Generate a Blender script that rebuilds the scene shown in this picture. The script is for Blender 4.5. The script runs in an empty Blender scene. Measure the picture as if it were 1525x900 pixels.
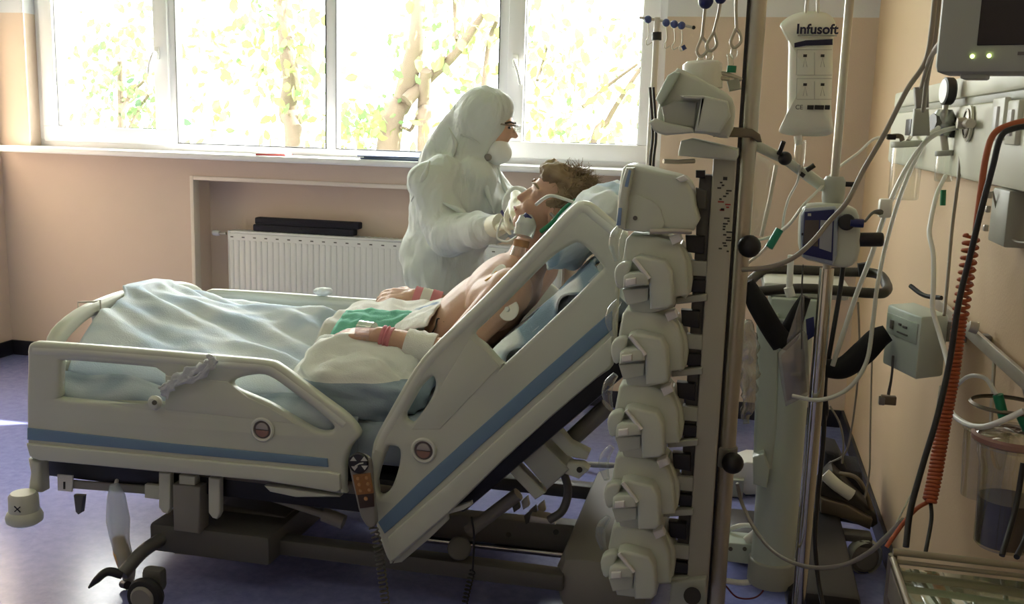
import bpy, bmesh, math, random
from mathutils import Vector, Matrix, Euler
random.seed(7)
SC = bpy.context.scene
COL = SC.collection
PI = math.pi

# ---------------------------------------------------------------- camera
FPX, CX, CY, EYE = 1500.0, 762.5, 450.0, 1.4
_vd = Vector((515-CX, 8900-CY, FPX)).normalized()
_vl = Vector((-6100-CX, -20-CY, FPX))
_vl = (_vl - _vd*_vl.dot(_vd)).normalized()
AX = -_vl; AZ = -_vd; AY = AZ.cross(AX)
if AY.z < 0: AY = -AY
cam = bpy.data.cameras.new('camera'); cam_o = bpy.data.objects.new('camera', cam); COL.objects.link(cam_o)
cam.sensor_fit = 'HORIZONTAL'; cam.sensor_width = 36.0; cam.lens = 36.0*FPX/1525.0; cam.clip_end = 300; cam.clip_start = .05
right = Vector((AX.x, AY.x, AZ.x)); up = -Vector((AX.y, AY.y, AZ.y)); back = -Vector((AX.z, AY.z, AZ.z))
M = Matrix((right, up, back)).transposed().to_4x4(); M.translation = (0, 0, EYE)
cam_o.matrix_world = M
SC.camera = cam_o

def ray(x, y):
    d = Vector((x-CX, y-CY, FPX)); return Vector((d.dot(AX), d.dot(AY), d.dot(AZ)))
def PY(x, y, Y):
    r = ray(x, y); p = r*(Y/r.y); return Vector((p.x, Y, p.z+EYE))
def PX(x, y, X):
    r = ray(x, y); p = r*(X/r.x); return Vector((X, p.y, p.z+EYE))
def PZ(x, y, Z):
    r = ray(x, y); p = r*((Z-EYE)/r.z); return Vector((p.x, p.y, Z))

# ---------------------------------------------------------------- light
SC.view_settings.view_transform = 'Standard'; SC.view_settings.look = 'None'
SC.view_settings.gamma = 1.0; SC.view_settings.use_curve_mapping = False
SC.view_settings.exposure = .64
w = bpy.data.worlds.new('sky'); SC.world = w; w.use_nodes = True
bg = w.node_tree.nodes['Background']; bg.inputs[0].default_value = (1.0, 1.0, .985, 1); bg.inputs[1].default_value = 11.0
sun = bpy.data.lights.new('sun', 'SUN'); sun.energy = 34.0; sun.angle = .009; sun.color = (1, .95, .85)
sun_o = bpy.data.objects.new('sun', sun); COL.objects.link(sun_o)
sun_o.rotation_euler = Vector((-1.85, -1.0, -1.22)).to_track_quat('-Z', 'Y').to_euler()
sun_o.location = (6, 9, 8)
pt = bpy.data.lights.new('window_portal', 'AREA'); pt.shape = 'RECTANGLE'; pt.size = 3.4; pt.size_y = 1.3
pt.cycles.is_portal = True
pt_o = bpy.data.objects.new('window_portal', pt); COL.objects.link(pt_o)
pt_o.location = (-2.12, 5.22, 1.87); pt_o.rotation_euler = (-PI/2, 0, 0)

# ---------------------------------------------------------------- materials
MATS = {}
def mat(name, col, rough=.5, metal=0.0, noise=0.0, nscale=20, bump=0.0, bscale=60, spec=.5, alpha=1.0, trans=0.0, emit=None, emit_s=0, subs=0.0, col2=None):
    if name in MATS: return MATS[name]
    m = bpy.data.materials.new(name); m.use_nodes = True
    nt = m.node_tree; b = nt.nodes['Principled BSDF']
    b.inputs['Base Color'].default_value = (*col, 1)
    b.inputs['Roughness'].default_value = rough; b.inputs['Metallic'].default_value = metal
    b.inputs['Specular IOR Level'].default_value = spec
    b.inputs['Alpha'].default_value = alpha
    b.inputs['Transmission Weight'].default_value = trans
    if subs: b.inputs['Subsurface Weight'].default_value = subs; b.inputs['Subsurface Radius'].default_value = (.012, .005, .003)
    if emit: b.inputs['Emission Color'].default_value = (*emit, 1); b.inputs['Emission Strength'].default_value = emit_s
    tc = nt.nodes.new('ShaderNodeTexCoord')
    if noise or col2:
        n = nt.nodes.new('ShaderNodeTexNoise'); n.inputs['Scale'].default_value = nscale; n.inputs['Detail'].default_value = 4
        nt.links.new(tc.outputs['Object'], n.inputs['Vector'])
        mx = nt.nodes.new('ShaderNodeMix'); mx.data_type = 'RGBA'
        c2 = col2 if col2 else tuple(max(0, c*(1-noise)) for c in col)
        c1 = col if col2 else tuple(min(1, c*(1+noise*.5)) for c in col)
        mx.inputs[6].default_value = (*c1, 1); mx.inputs[7].default_value = (*c2, 1)
        nt.links.new(n.outputs['Fac'], mx.inputs[0]); nt.links.new(mx.outputs[2], b.inputs['Base Color'])
    if bump:
        n2 = nt.nodes.new('ShaderNodeTexNoise'); n2.inputs['Scale'].default_value = bscale; n2.inputs['Detail'].default_value = 5
        nt.links.new(tc.outputs['Object'], n2.inputs['Vector'])
        bp = nt.nodes.new('ShaderNodeBump'); bp.inputs['Strength'].default_value = bump; bp.inputs['Distance'].default_value = .01
        nt.links.new(n2.outputs['Fac'], bp.inputs['Height']); nt.links.new(bp.outputs[0], b.inputs['Normal'])
    MATS[name] = m
    return m

def clear_mat(name, tint=(1, 1, 1), gloss=.12, rough=.05):
    """thin clear plastic or window glass: mostly see-through with a weak mirror reflection"""
    if name in MATS: return MATS[name]
    m = bpy.data.materials.new(name); m.use_nodes = True; nt = m.node_tree
    nt.nodes.remove(nt.nodes['Principled BSDF']); out = nt.nodes['Material Output']
    t = nt.nodes.new('ShaderNodeBsdfTransparent'); t.inputs[0].default_value = (*tint, 1)
    g = nt.nodes.new('ShaderNodeBsdfGlossy'); g.inputs['Roughness'].default_value = rough
    lw = nt.nodes.new('ShaderNodeLayerWeight'); lw.inputs['Blend'].default_value = .25
    mp = nt.nodes.new('ShaderNodeMath'); mp.operation = 'MULTIPLY_ADD'; mp.inputs[1].default_value = .5; mp.inputs[2].default_value = gloss
    nt.links.new(lw.outputs['Facing'], mp.inputs[0])
    mx = nt.nodes.new('ShaderNodeMixShader')
    nt.links.new(mp.outputs[0], mx.inputs[0]); nt.links.new(t.outputs[0], mx.inputs[1]); nt.links.new(g.outputs[0], mx.inputs[2])
    nt.links.new(mx.outputs[0], out.inputs['Surface'])
    MATS[name] = m
    return m

def wall_mat(name, low, high, zsplit):
    m = bpy.data.materials.new(name); m.use_nodes = True; nt = m.node_tree; b = nt.nodes['Principled BSDF']
    b.inputs['Roughness'].default_value = .62; b.inputs['Specular IOR Level'].default_value = .3
    ge = nt.nodes.new('ShaderNodeNewGeometry'); sp = nt.nodes.new('ShaderNodeSeparateXYZ')
    nt.links.new(ge.outputs['Position'], sp.inputs[0])
    gt = nt.nodes.new('ShaderNodeMath'); gt.operation = 'GREATER_THAN'; gt.inputs[1].default_value = zsplit
    nt.links.new(sp.outputs[2], gt.inputs[0])
    n = nt.nodes.new('ShaderNodeTexNoise'); n.inputs['Scale'].default_value = 2.2; n.inputs['Detail'].default_value = 6
    nt.links.new(ge.outputs['Position'], n.inputs['Vector'])
    m0 = nt.nodes.new('ShaderNodeMix'); m0.data_type = 'RGBA'
    m0.inputs[6].default_value = (*[c*.95 for c in low], 1); m0.inputs[7].default_value = (*[c*1.05 for c in low], 1)
    nt.links.new(n.outputs['Fac'], m0.inputs[0])
    m1 = nt.nodes.new('ShaderNodeMix'); m1.data_type = 'RGBA'; m1.inputs[7].default_value = (*high, 1)
    nt.links.new(gt.outputs[0], m1.inputs[0]); nt.links.new(m0.outputs[2], m1.inputs[6]); nt.links.new(m1.outputs[2], b.inputs['Base Color'])
    n2 = nt.nodes.new('ShaderNodeTexNoise'); n2.inputs['Scale'].default_value = 160; nt.links.new(ge.outputs['Position'], n2.inputs['Vector'])
    bp = nt.nodes.new('ShaderNodeBump'); bp.inputs['Strength'].default_value = .12; bp.inputs['Distance'].default_value = .004
    nt.links.new(n2.outputs['Fac'], bp.inputs['Height']); nt.links.new(bp.outputs[0], b.inputs['Normal'])
    MATS[name] = m
    return m

def floor_mat():
    m = mat('floor_vinyl', (.115, .125, .33), .2, spec=.6)
    nt = m.node_tree; b = nt.nodes['Principled BSDF']
    ge = nt.nodes.new('ShaderNodeNewGeometry')
    n = nt.nodes.new('ShaderNodeTexNoise'); n.inputs['Scale'].default_value = 26; n.inputs['Detail'].default_value = 8; n.inputs['Roughness'].default_value = .7
    nt.links.new(ge.outputs['Position'], n.inputs['Vector'])
    r = nt.nodes.new('ShaderNodeValToRGB'); r.color_ramp.elements[0].position = .35; r.color_ramp.elements[1].position = .65
    r.color_ramp.elements[0].color = (.19, .21, .47, 1); r.color_ramp.elements[1].color = (.26, .285, .58, 1)
    nt.links.new(n.outputs['Fac'], r.inputs[0]); nt.links.new(r.outputs[0], b.inputs['Base Color'])
    return m

PEACH = (.70, .57, .465); UPPER = (.76, .77, .80)
m_wall = wall_mat('peach_wall', PEACH, UPPER, 1.915)
m_wallr = wall_mat('tan_wall', (.60, .44, .275), (.60, .44, .275), 9)
m_floor = floor_mat()
m_white = mat('white_paint', (.8, .8, .79), .4)
m_pvc = mat('window_plastic', (.92, .92, .94), .35)
m_bed = mat('bed_plastic', (.60, .62, .53), .38, noise=.05, nscale=6)
m_bedl = mat('bed_plastic_light', (.66, .68, .60), .35)
m_blue = mat('stripe_blue', (.16, .26, .38), .45)
m_steel = mat('brushed_steel', (.52, .49, .42), .32, metal=.55, noise=.1, nscale=40)
m_dsteel = mat('dark_steel', (.20, .17, .13), .35, metal=.7)
m_chassis = mat('chassis_grey', (.10, .098, .09), .45)
m_chmid = mat('chassis_mid_grey', (.25, .24, .215), .5)
m_black = mat('black_plastic', (.010, .010, .012), .4)
m_rubber = mat('black_rubber', (.015, .015, .016), .7)
m_dark = mat('dark_fabric', (.012, .012, .02), .85, bump=.3, bscale=150)
m_pump = mat('pump_plastic', (.60, .64, .56), .30)
m_pumpd = mat('pump_grey', (.42, .44, .39), .4)
m_skin = mat('skin', (.60, .37, .26), .5, noise=.22, nscale=9, subs=.12, bump=.08, bscale=90)
m_skin2 = mat('skin_pink', (.66, .36, .28), .5, noise=.2, nscale=14, subs=.12)
m_suit = mat('coverall_white', (.56, .60, .58), .75)
def crease(m, scale, dist, vec):
    """soft cloth creases on top of the modelled folds"""
    nt = m.node_tree; b = nt.nodes['Principled BSDF']; tc = nt.nodes.new('ShaderNodeTexCoord'); mp = nt.nodes.new('ShaderNodeMapping'); mp.inputs['Scale'].default_value = vec
    n = nt.nodes.new('ShaderNodeTexNoise'); n.inputs['Scale'].default_value = scale; n.inputs['Detail'].default_value = 3; n.inputs['Distortion'].default_value = .8
    bp = nt.nodes.new('ShaderNodeBump'); bp.inputs['Strength'].default_value = .55; bp.inputs['Distance'].default_value = dist
    nt.links.new(tc.outputs['Object'], mp.inputs[0]); nt.links.new(mp.outputs[0], n.inputs['Vector']); nt.links.new(n.outputs['Fac'], bp.inputs['Height']); nt.links.new(bp.outputs[0], b.inputs['Normal'])
crease(m_suit, 7, .06, (1.3, 1, .55))
m_latex = mat('latex_glove', (.72, .72, .58), .45)
m_sheet = mat('sheet_white', (.74, .78, .78), .85, bump=.15, bscale=240)
m_sheetb = mat('sheet_blue', (.40, .48, .54), .85, bump=.2, bscale=240)
m_clear = clear_mat('clear_plastic', (.93, .95, .93), .10, .08)
m_glass = clear_mat('window_glass', (.97, .98, .97), .015, .02)
m_tube = mat('tube_milky', (.76, .78, .72), .3, trans=.25)
m_tubew = mat('tube_white', (.82, .82, .76), .35)
m_green = mat('green_plastic', (.01, .20, .09), .4)
m_navy = mat('navy_plastic', (.012, .02, .12), .35)

# ---------------------------------------------------------------- builders
def tag(o, label=None, cat=None, group=None, kind=None):
    if label: o['label'] = label
    if cat: o['category'] = cat
    if group: o['group'] = group
    if kind: o['kind'] = kind
    return o
def thing(name, label, cat, loc=(0, 0, 0), group=None, kind=None):
    o = bpy.data.objects.new(name, None); COL.objects.link(o); o.location = loc; o.empty_display_size = .05
    return tag(o, label, cat, group, kind)
def adopt(o, parent):
    if parent is None: return o
    o.parent = parent
    inv = Matrix.Identity(4); p = parent
    while p is not None:
        inv = inv @ Matrix.Translation(p.location).inverted() if p.type == 'EMPTY' else inv
        p = None
    o.matrix_parent_inverse = inv
    return o
def mk(name, bm, m, parent=None, smooth=True, auto=40):
    me = bpy.data.meshes.new(name); bmesh.ops.recalc_face_normals(bm, faces=bm.faces[:]); bm.to_mesh(me); bm.free()
    return mkm(name, me, m, parent, smooth, auto)
def mkm(name, me, m, parent=None, smooth=True, auto=40):
    o = bpy.data.objects.new(name, me); COL.objects.link(o)
    for x in (m if isinstance(m, (list, tuple)) else [m]): me.materials.append(x)
    if smooth:
        for p in me.polygons: p.use_smooth = True
        try: me.set_sharp_from_angle(angle=math.radians(auto))
        except Exception: pass
    return adopt(o, parent)
def bbox_bm(size, bevel=0, seg=2):
    bm = bmesh.new(); bmesh.ops.create_cube(bm, size=1)
    bmesh.ops.scale(bm, vec=size, verts=bm.verts[:])
    if bevel: bmesh.ops.bevel(bm, geom=bm.edges[:], offset=min(bevel, min(size)*.49), segments=seg, profile=.5, affect='EDGES')
    return bm
def box(name, size, loc, m, parent=None, bevel=.003, rot=(0, 0, 0), seg=2):
    bm = bbox_bm(size, bevel, seg)
    bm.transform(Matrix.Translation(loc) @ Euler(rot).to_matrix().to_4x4())
    return mk(name, bm, m, parent)
def box2(name, a, b, m, parent=None, bevel=.003):
    a = Vector(a); b = Vector(b)
    return box(name, [max(1e-4, abs(b[i]-a[i])) for i in range(3)], (a+b)/2, m, parent, bevel)
def rot_to(d):
    return Vector((0, 0, 1)).rotation_difference(Vector(d).normalized()).to_matrix().to_4x4()
def cyl(name, a, b, r, m, parent=None, r2=None, seg=20, bevel=0.0):
    a = Vector(a); b = Vector(b); L = (b-a).length
    bm = bmesh.new(); bmesh.ops.create_cone(bm, cap_ends=True, segments=seg, radius1=r, radius2=r if r2 is None else r2, depth=L)
    if bevel:
        es = [e for e in bm.edges if abs(e.verts[0].co.z-e.verts[1].co.z) < 1e-6]
        bmesh.ops.bevel(bm, geom=es, offset=bevel, segments=3, profile=.5, affect='EDGES')
    bm.transform(Matrix.Translation((a+b)/2) @ rot_to(b-a))
    return mk(name, bm, m, parent)
def ball(name, c, r, m, parent=None, scale=(1, 1, 1), seg=20, rot=(0, 0, 0)):
    bm = bmesh.new(); bmesh.ops.create_uvsphere(bm, u_segments=seg, v_segments=max(8, seg//2), radius=r)
    bm.transform(Matrix.Translation(c) @ Euler(rot).to_matrix().to_4x4() @ Matrix.Diagonal((*scale, 1)))
    return mk(name, bm, m, parent, auto=180)
def catmull(pts, n=8, closed=False):
    pts = [Vector(p) for p in pts]
    if len(pts) < 3: return pts
    out = []; N = len(pts)
    for i in range(N if closed else N-1):
        p0 = pts[i-1] if (i > 0 or closed) else pts[0]*2-pts[1]
        p1 = pts[i]; p2 = pts[(i+1) % N]
        p3 = pts[(i+2) % N] if (i+2 < N or closed) else pts[-1]*2-pts[-2]
        for k in range(n):
            t = k/n; t2 = t*t; t3 = t2*t
            out.append(.5*((2*p1)+(p2-p0)*t+(2*p0-5*p1+4*p2-p3)*t2+(3*p1-p0-3*p2+p3)*t3))
    if not closed: out.append(pts[-1].copy())
    return out
def tube_bm(pts, r, seg=8, closed=False, flat=None):
    bm = bmesh.new(); N = len(pts); rings = []
    t = (pts[1]-pts[0]).normalized(); nrm = t.orthogonal().normalized()
    if flat is not None: nrm = (Vector(flat)-t*Vector(flat).dot(t)).normalized()
    for i, p in enumerate(pts):
        t2 = ((pts[min(i+1, N-1)] if not closed else pts[(i+1) % N])-(pts[max(i-1, 0)] if not closed else pts[i-1])).normalized()
        q = t.rotation_difference(t2); nrm = (q @ nrm); nrm = (nrm-t2*nrm.dot(t2)).normalized(); t = t2
        bn = t.cross(nrm); rr = r[i] if isinstance(r, (list, tuple)) and not isinstance(r[0], (list, tuple)) else r
        ra, rb = rr if isinstance(rr, tuple) else (rr, rr)
        rings.append([bm.verts.new(p+nrm*(math.cos(2*PI*k/seg)*ra)+bn*(math.sin(2*PI*k/seg)*rb)) for k in range(seg)])
    for i in range(N if closed else N-1):
        a, b = rings[i], rings[(i+1) % N]
        for k in range(seg): bm.faces.new((a[k], a[(k+1) % seg], b[(k+1) % seg], b[k]))
    if not closed: bm.faces.new(rings[0][::-1]); bm.faces.new(rings[-1])
    return bm
def tube(name, pts, r, m, parent=None, seg=8, n=8, closed=False, smooth=True, flat=None):
    cp = catmull(pts, n, closed) if (smooth and len(pts) > 2) else [Vector(p) for p in pts]
    if isinstance(r, list):
        L = len(cp); rr = []
        for i in range(L):
            u = i/(L-1)*(len(r)-1); k = min(int(u), len(r)-2); rr.append(r[k]+(r[k+1]-r[k])*(u-k))
        r = rr
    return mk(name, tube_bm(cp, r, seg, closed, flat), m, parent, auto=60)
def coil(name, pts, R, r, turns, m, parent=None, seg=6, per=12):
    cp = catmull(pts, 20); L = [0]
    for i in range(1, len(cp)): L.append(L[-1]+(cp[i]-cp[i-1]).length)
    out = []; n = int(turns*per); j = 0
    for i in range(n+1):
        s = L[-1]*i/n
        while j < len(L)-2 and L[j+1] < s: j += 1
        u = (s-L[j])/max(1e-9, L[j+1]-L[j]); p = cp[j].lerp(cp[j+1], u); t = (cp[j+1]-cp[j]).normalized()
        a = t.orthogonal().normalized(); b = t.cross(a); th = 2*PI*i/per
        out.append(p+a*math.cos(th)*R+b*math.sin(th)*R)
    return mk(name, tube_bm(out, r, seg), m, parent, auto=180)
def lathe(name, prof, loc, m, parent=None, axis=(0, 0, 1), seg=24):
    """prof: list of (radius, height)"""
    bm = bmesh.new(); rings = []
    for (r, h) in prof:
        if r < 1e-5: rings.append([bm.verts.new((0, 0, h))])
        else: rings.append([bm.verts.new((r*math.cos(2*PI*k/seg), r*math.sin(2*PI*k/seg), h)) for k in range(seg)])
    for a, b in zip(rings, rings[1:]):
        for k in range(seg):
            k2 = (k+1) % seg
            if len(a) == 1 and len(b) == 1: continue
            if len(a) == 1: bm.faces.new((a[0], b[k2], b[k]))
            elif len(b) == 1: bm.faces.new((a[k], a[k2], b[0]))
            else: bm.faces.new((a[k], a[k2], b[k2], b[k]))
    bm.transform(Matrix.Translation(loc) @ rot_to(axis))
    return mk(name, bm, m, parent, auto=35)
def ribbon(name, pts, w, m, parent=None, amp=.004, n=8, thick=.002, up=(0, 0, 1)):
    cp = catmull(pts, n); bm = bmesh.new(); rows = []; up = Vector(up)
    for i, p in enumerate(cp):
        t = (cp[min(i+1, len(cp)-1)]-cp[max(i-1, 0)]).normalized(); sd = (up-t*up.dot(t)).normalized(); nn = t.cross(sd)
        ww = w*(1+.3*math.sin(i*1.3))
        rows.append([bm.verts.new(p+sd*ww*k+nn*amp*math.sin(i*.9+k*7)) for k in (-.5, -.25, 0, .25, .5)])
    for a, b in zip(rows, rows[1:]):
        for k in range(4): bm.faces.new((a[k], a[k+1], b[k+1], b[k]))
    bmesh.ops.recalc_face_normals(bm, faces=bm.faces[:]); bmesh.ops.solidify(bm, geom=bm.faces[:], thickness=thick)
    return mk(name, bm, m, parent, auto=180)
def smooth_loop(pts, n=4, tension=1):
    return [(p.x, p.y) for p in catmull([Vector((a, b, 0)) for a, b in pts], n, True)]
def plate(name, outline, holes, to3, thick_vec, m, parent=None, bevel=.006, bres=2):
    """flat outline with holes (2-D) given real thickness and rounded edges; to3 maps (u,v) -> 3-D of the centre plane"""
    o0 = to3(0, 0); eu = to3(1, 0)-o0; ev = to3(0, 1)-o0
    cu = bpy.data.curves.new('tmp', 'CURVE'); cu.dimensions = '2D'; cu.fill_mode = 'BOTH'
    th = Vector(thick_vec).length; cu.extrude = max(1e-4, th/2-bevel); cu.bevel_depth = bevel; cu.bevel_resolution = bres; cu.offset = -bevel
    for loop in [outline]+list(holes):
        s = cu.splines.new('POLY'); s.points.add(len(loop)-1); s.use_cyclic_u = True
        for p, (a, b) in zip(s.points, loop): p.co = (a, b, 0, 1)
    ob = bpy.data.objects.new('tmp', cu); COL.objects.link(ob)
    dg = bpy.context.evaluated_depsgraph_get()
    me = bpy.data.meshes.new_from_object(ob.evaluated_get(dg))
    bpy.data.objects.remove(ob); bpy.data.curves.remove(cu)
    nn = Vector(thick_vec).normalized()
    mt = Matrix((eu, ev, nn)).transposed().to_4x4(); mt.translation = o0
    me.transform(mt); me.name = name; me.materials.clear()
    bm = bmesh.new(); bm.from_mesh(me); bmesh.ops.remove_doubles(bm, verts=bm.verts[:], dist=1e-5); bpy.data.meshes.remove(me)
    return mk(name, bm, m, parent, auto=50)
def pix_plate(name, outline, holes, Y, thick, m, parent=None, bevel=.008, n=3, raw=False):
    """outline traced in the photograph, set on the vertical plane y=Y (front face), given depth behind it"""
    def cv(l):
        pts = [PY(a, b, Y) for a, b in l]; l2 = [(p.x, p.z) for p in pts]
        return l2 if raw else smooth_loop(l2, n)
    return plate(name, cv(outline), [cv(h) for h in holes], lambda u, v: Vector((u, Y+thick/2, v)), (0, thick, 0), m, parent, bevel)
def rrect(cx, cy, w, h, r, n=4):
    out = []
    for (sx, sy, a0) in ((1, 1, 0), (-1, 1, 90), (-1, -1, 180), (1, -1, 270)):
        for k in range(n+1):
            a = math.radians(a0+90*k/n); out.append((cx+sx*(w/2-r)+r*math.cos(a), cy+sy*(h/2-r)+r*math.sin(a)))
    return out
def ring(cx, cy, r, n=24):
    return [(cx+r*math.cos(2*PI*k/n), cy+r*math.sin(2*PI*k/n)) for k in range(n)]
def add_capsule(bm, a, ra, b, rb, seg=14):
    a = Vector(a); b = Vector(b); d = b-a; L = d.length
    m0 = Matrix.Translation(a)
    r = bmesh.ops.create_uvsphere(bm, u_segments=seg, v_segments=10, radius=ra, matrix=m0)
    bmesh.ops.create_uvsphere(bm, u_segments=seg, v_segments=10, radius=rb, matrix=Matrix.Translation(b))
    if L > 1e-5:
        bmesh.ops.create_cone(bm, cap_ends=True, segments=seg, radius1=ra, radius2=rb, depth=L, matrix=Matrix.Translation((a+b)/2) @ rot_to(d))
def add_ell(bm, c, r, rot=(0, 0, 0), seg=18):
    bmesh.ops.create_uvsphere(bm, u_segments=seg, v_segments=12, radius=1, matrix=Matrix.Translation(c) @ Euler(rot).to_matrix().to_4x4() @ Matrix.Diagonal((*r, 1)))
def blob(name, fill, m, parent=None, voxel=.01, smooth=8, disp=None, dec=1.0):
    """overlapping tapered forms fused into one continuous skin"""
    bm = bmesh.new(); fill(bm)
    me = bpy.data.meshes.new('tmp'); bm.to_mesh(me); bm.free()
    ob = bpy.data.objects.new('tmp', me); COL.objects.link(ob)
    md = ob.modifiers.new('r', 'REMESH'); md.mode = 'VOXEL'; md.voxel_size = voxel
    sm = ob.modifiers.new('s', 'SMOOTH'); sm.iterations = smooth; sm.factor = .5
    for i, (tp, size, strength) in enumerate(disp or []):
        tx = bpy.data.textures.new('t%d' % i, tp); tx.noise_scale = size
        if tp == 'MUSGRAVE' or tp == 'CLOUDS': pass
        d = ob.modifiers.new('d', 'DISPLACE'); d.texture = tx; d.strength = strength; d.mid_level = .5; d.texture_coords = 'GLOBAL'
    if dec < 1: dd = ob.modifiers.new('dec', 'DECIMATE'); dd.ratio = dec
    dg = bpy.context.evaluated_depsgraph_get()
    me2 = bpy.data.meshes.new_from_object(ob.evaluated_get(dg)); bpy.data.objects.remove(ob); bpy.data.meshes.remove(me)
    me2.name = name; me2.materials.clear()
    return mkm(name, me2, m, parent, True, 180)
def copy_tree(o, parent=None, dloc=(0, 0, 0)):
    c = o.copy(); COL.objects.link(c)
    if parent is not None:
        c.parent = parent; c.matrix_parent_inverse = o.matrix_parent_inverse.copy()
    else: c.location = Vector(o.location)+Vector(dloc)
    for ch in o.children: copy_tree(ch, c)
    return c
def text(name, s, to, ux, uz, size, m, parent=None, extrude=.0004, bold=0.0):
    """flat lettering at point to, running along ux with height along uz"""
    cu = bpy.data.curves.new('tmp', 'FONT'); cu.body = s; cu.size = size; cu.align_x = 'CENTER'; cu.align_y = 'CENTER'; cu.extrude = extrude; cu.offset = bold
    ob = bpy.data.objects.new('tmp', cu); COL.objects.link(ob)
    dg = bpy.context.evaluated_depsgraph_get(); me = bpy.data.meshes.new_from_object(ob.evaluated_get(dg))
    bpy.data.objects.remove(ob); bpy.data.curves.remove(cu)
    ux = Vector(ux).normalized(); uz = Vector(uz).normalized(); mt = Matrix((ux, uz, ux.cross(uz))).transposed().to_4x4(); mt.translation = to
    me.transform(mt); me.materials.clear(); me.name = name
    return mkm(name, me, m, parent, False)
# ================================================================ the room
XL, XR, YB, YW, ZC = -4.05, .56, -2.0, 4.93, 2.95
WX0, WX1, WZ0, WZ1 = -3.86, -.385, 1.185, 2.5
NX0, NX1, NZ1 = -2.86, -.72, 1.052
def cells(name, spans, m):
    bm = bmesh.new()
    for a, b in spans:
        a = Vector(a); b = Vector(b)
        bmesh.ops.create_cube(bm, size=1, matrix=Matrix.Translation((a+b)/2) @ Matrix.Diagonal((*(b-a), 1)))
    return tag(mk(name, bm, m, smooth=False), kind='structure')
tag(box2('floor', (XL-.3, YB-.3, -.1), (XR+.3, YW+.4, 0), m_floor, bevel=0), kind='structure')
tag(box2('ceiling', (XL-.3, YB-.3, ZC), (XR+.3, YW+.4, ZC+.1), mat('ceiling_white', (.8, .8, .78), .7), bevel=0), kind='structure')
YO = 5.25
wall_window = cells('wall_window', [((XL-.3, YW, 0), (NX0, YO, WZ0)), ((NX1, YW, 0), (XR+.3, YO, WZ0)), ((NX0, YW, NZ1), (NX1, YO, WZ0)), ((NX0, YW+.16, 0), (NX1, YO, NZ1)),
    ((XL-.3, YW, WZ0), (WX0, YO, ZC)), ((WX1, YW, WZ0), (XR+.3, YO, ZC)), ((WX0, YW, WZ1), (WX1, YO, ZC))], m_wall)
tag(box2('wall_left', (XL-.3, YB, 0), (XL, YW, ZC), m_wall, bevel=0), kind='structure')
tag(box2('wall_right', (XR, YB, 0), (XR+.3, YW, ZC), m_wallr, bevel=0), kind='structure')
tag(box2('wall_back', (XL, YB-.3, 0), (XR, YB, ZC), m_wall, bevel=0), kind='structure')
m_base = mat('baseboard_dark', (.018, .018, .03), .5)
tag(box2('baseboard_left', (XL, YB, 0), (XL+.015, YW, .085), m_base), kind='structure')
tag(box2('baseboard_window', (XL+.015, YW-.015, 0), (NX0-.02, YW, .085), m_base), kind='structure')
tag(box2('baseboard_window_right', (NX1+.02, YW-.015, 0), (XR-.015, YW, .085), m_base), kind='structure')
tag(box2('baseboard_right', (XR-.015, YB, 0), (XR, YW, .085), m_base), kind='structure')
# light trim around the radiator niche
m_trim = mat('niche_trim', (.80, .72, .62), .5)
tag(box2('trim_1', (NX0-.022, YW-.012, 0), (NX0, YW+.05, NZ1+.022), m_trim), kind='structure')
tag(box2('trim_2', (NX0, YW-.012, NZ1), (NX1, YW+.05, NZ1+.022), m_trim), kind='structure')
tag(box2('trim_3', (NX1, YW-.012, 0), (NX1+.022, YW+.05, NZ1+.022), m_trim), kind='structure')

# window: frame, two opening sashes, two fixed lights
FY0, FY1 = 5.02, 5.085
win = thing('window_1', None, None, (-2.12, FY0, WZ0), kind='structure')
def wx(px, py=100, Y=FY0): return PY(px, py, Y).x
GZ = WZ0+.02
X_a, X_m1, X_m2, X_m3, X_b = WX0, wx(256), wx(493), wx(752), WX1
box2('window_frame', (WX0, FY0, WZ0+.012), (WX1, FY1, WZ0+.055), m_pvc, win, .004)
box2('window_frame', (WX0, FY0, WZ1-.05), (WX1, FY1, WZ1), m_pvc, win, .004)
box2('window_frame', (WX0, FY0, WZ0+.055), (WX0+.05, FY1, WZ1-.05), m_pvc, win, .004)
box2('window_frame', (WX1-.05, FY0, WZ0+.055), (WX1, FY1, WZ1-.05), m_pvc, win, .004)
for xm, wd in ((X_m1, .05), (X_m2, .055), (X_m3, .06)):
    box2('mullion', (xm-wd/2, FY0, WZ0+.055), (xm+wd/2, FY1, WZ1-.05), m_pvc, win, .004)
lights = [(WX0+.05, X_m1-.025, True), (X_m1+.025, X_m2-.0275, False), (X_m2+.0275, X_m3-.03, False), (X_m3+.03, WX1-.05, True)]
for i, (a, b, sash) in enumerate(lights):
    z0, z1 = WZ0+.055, WZ1-.05; y0 = FY0+.02; s = 0
    if sash:
        s = .072; ys = FY0-.02
        for nm, p, q in (('r', (a-.012, ys, z0-.012), (b+.012, ys+.06, z0+s)), ('r', (a-.012, ys, z1-s), (b+.012, ys+.06, z1+.012)),
                         ('s', (a-.012, ys, z0+s), (a+s, ys+.06, z1-s)), ('s', (b-s, ys, z0+s), (b+.012, ys+.06, z1-s))):
            box2('sash_rail' if nm == 'r' else 'sash_stile', p, q, m_pvc, win, .005)
    pa = box2('pane', (a+s-.006, FY0+.03, z0+s-.006), (b-s+.006, FY0+.036, z1-s+.006), m_glass, win, 0)
    g = mat('glazing_gasket', (.05, .05, .05), .7)
    for p, q in (((a+s, FY0-.004, z0+s), (b-s, FY0+.03, z0+s+.004)), ((a+s, FY0-.004, z0+s), (a+s+.004, FY0+.03, z1-s)), ((b-s-.004, FY0-.004, z0+s), (b-s, FY0+.03, z1-s))):
        box2('gasket', p, q, g, win, 0)
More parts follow.
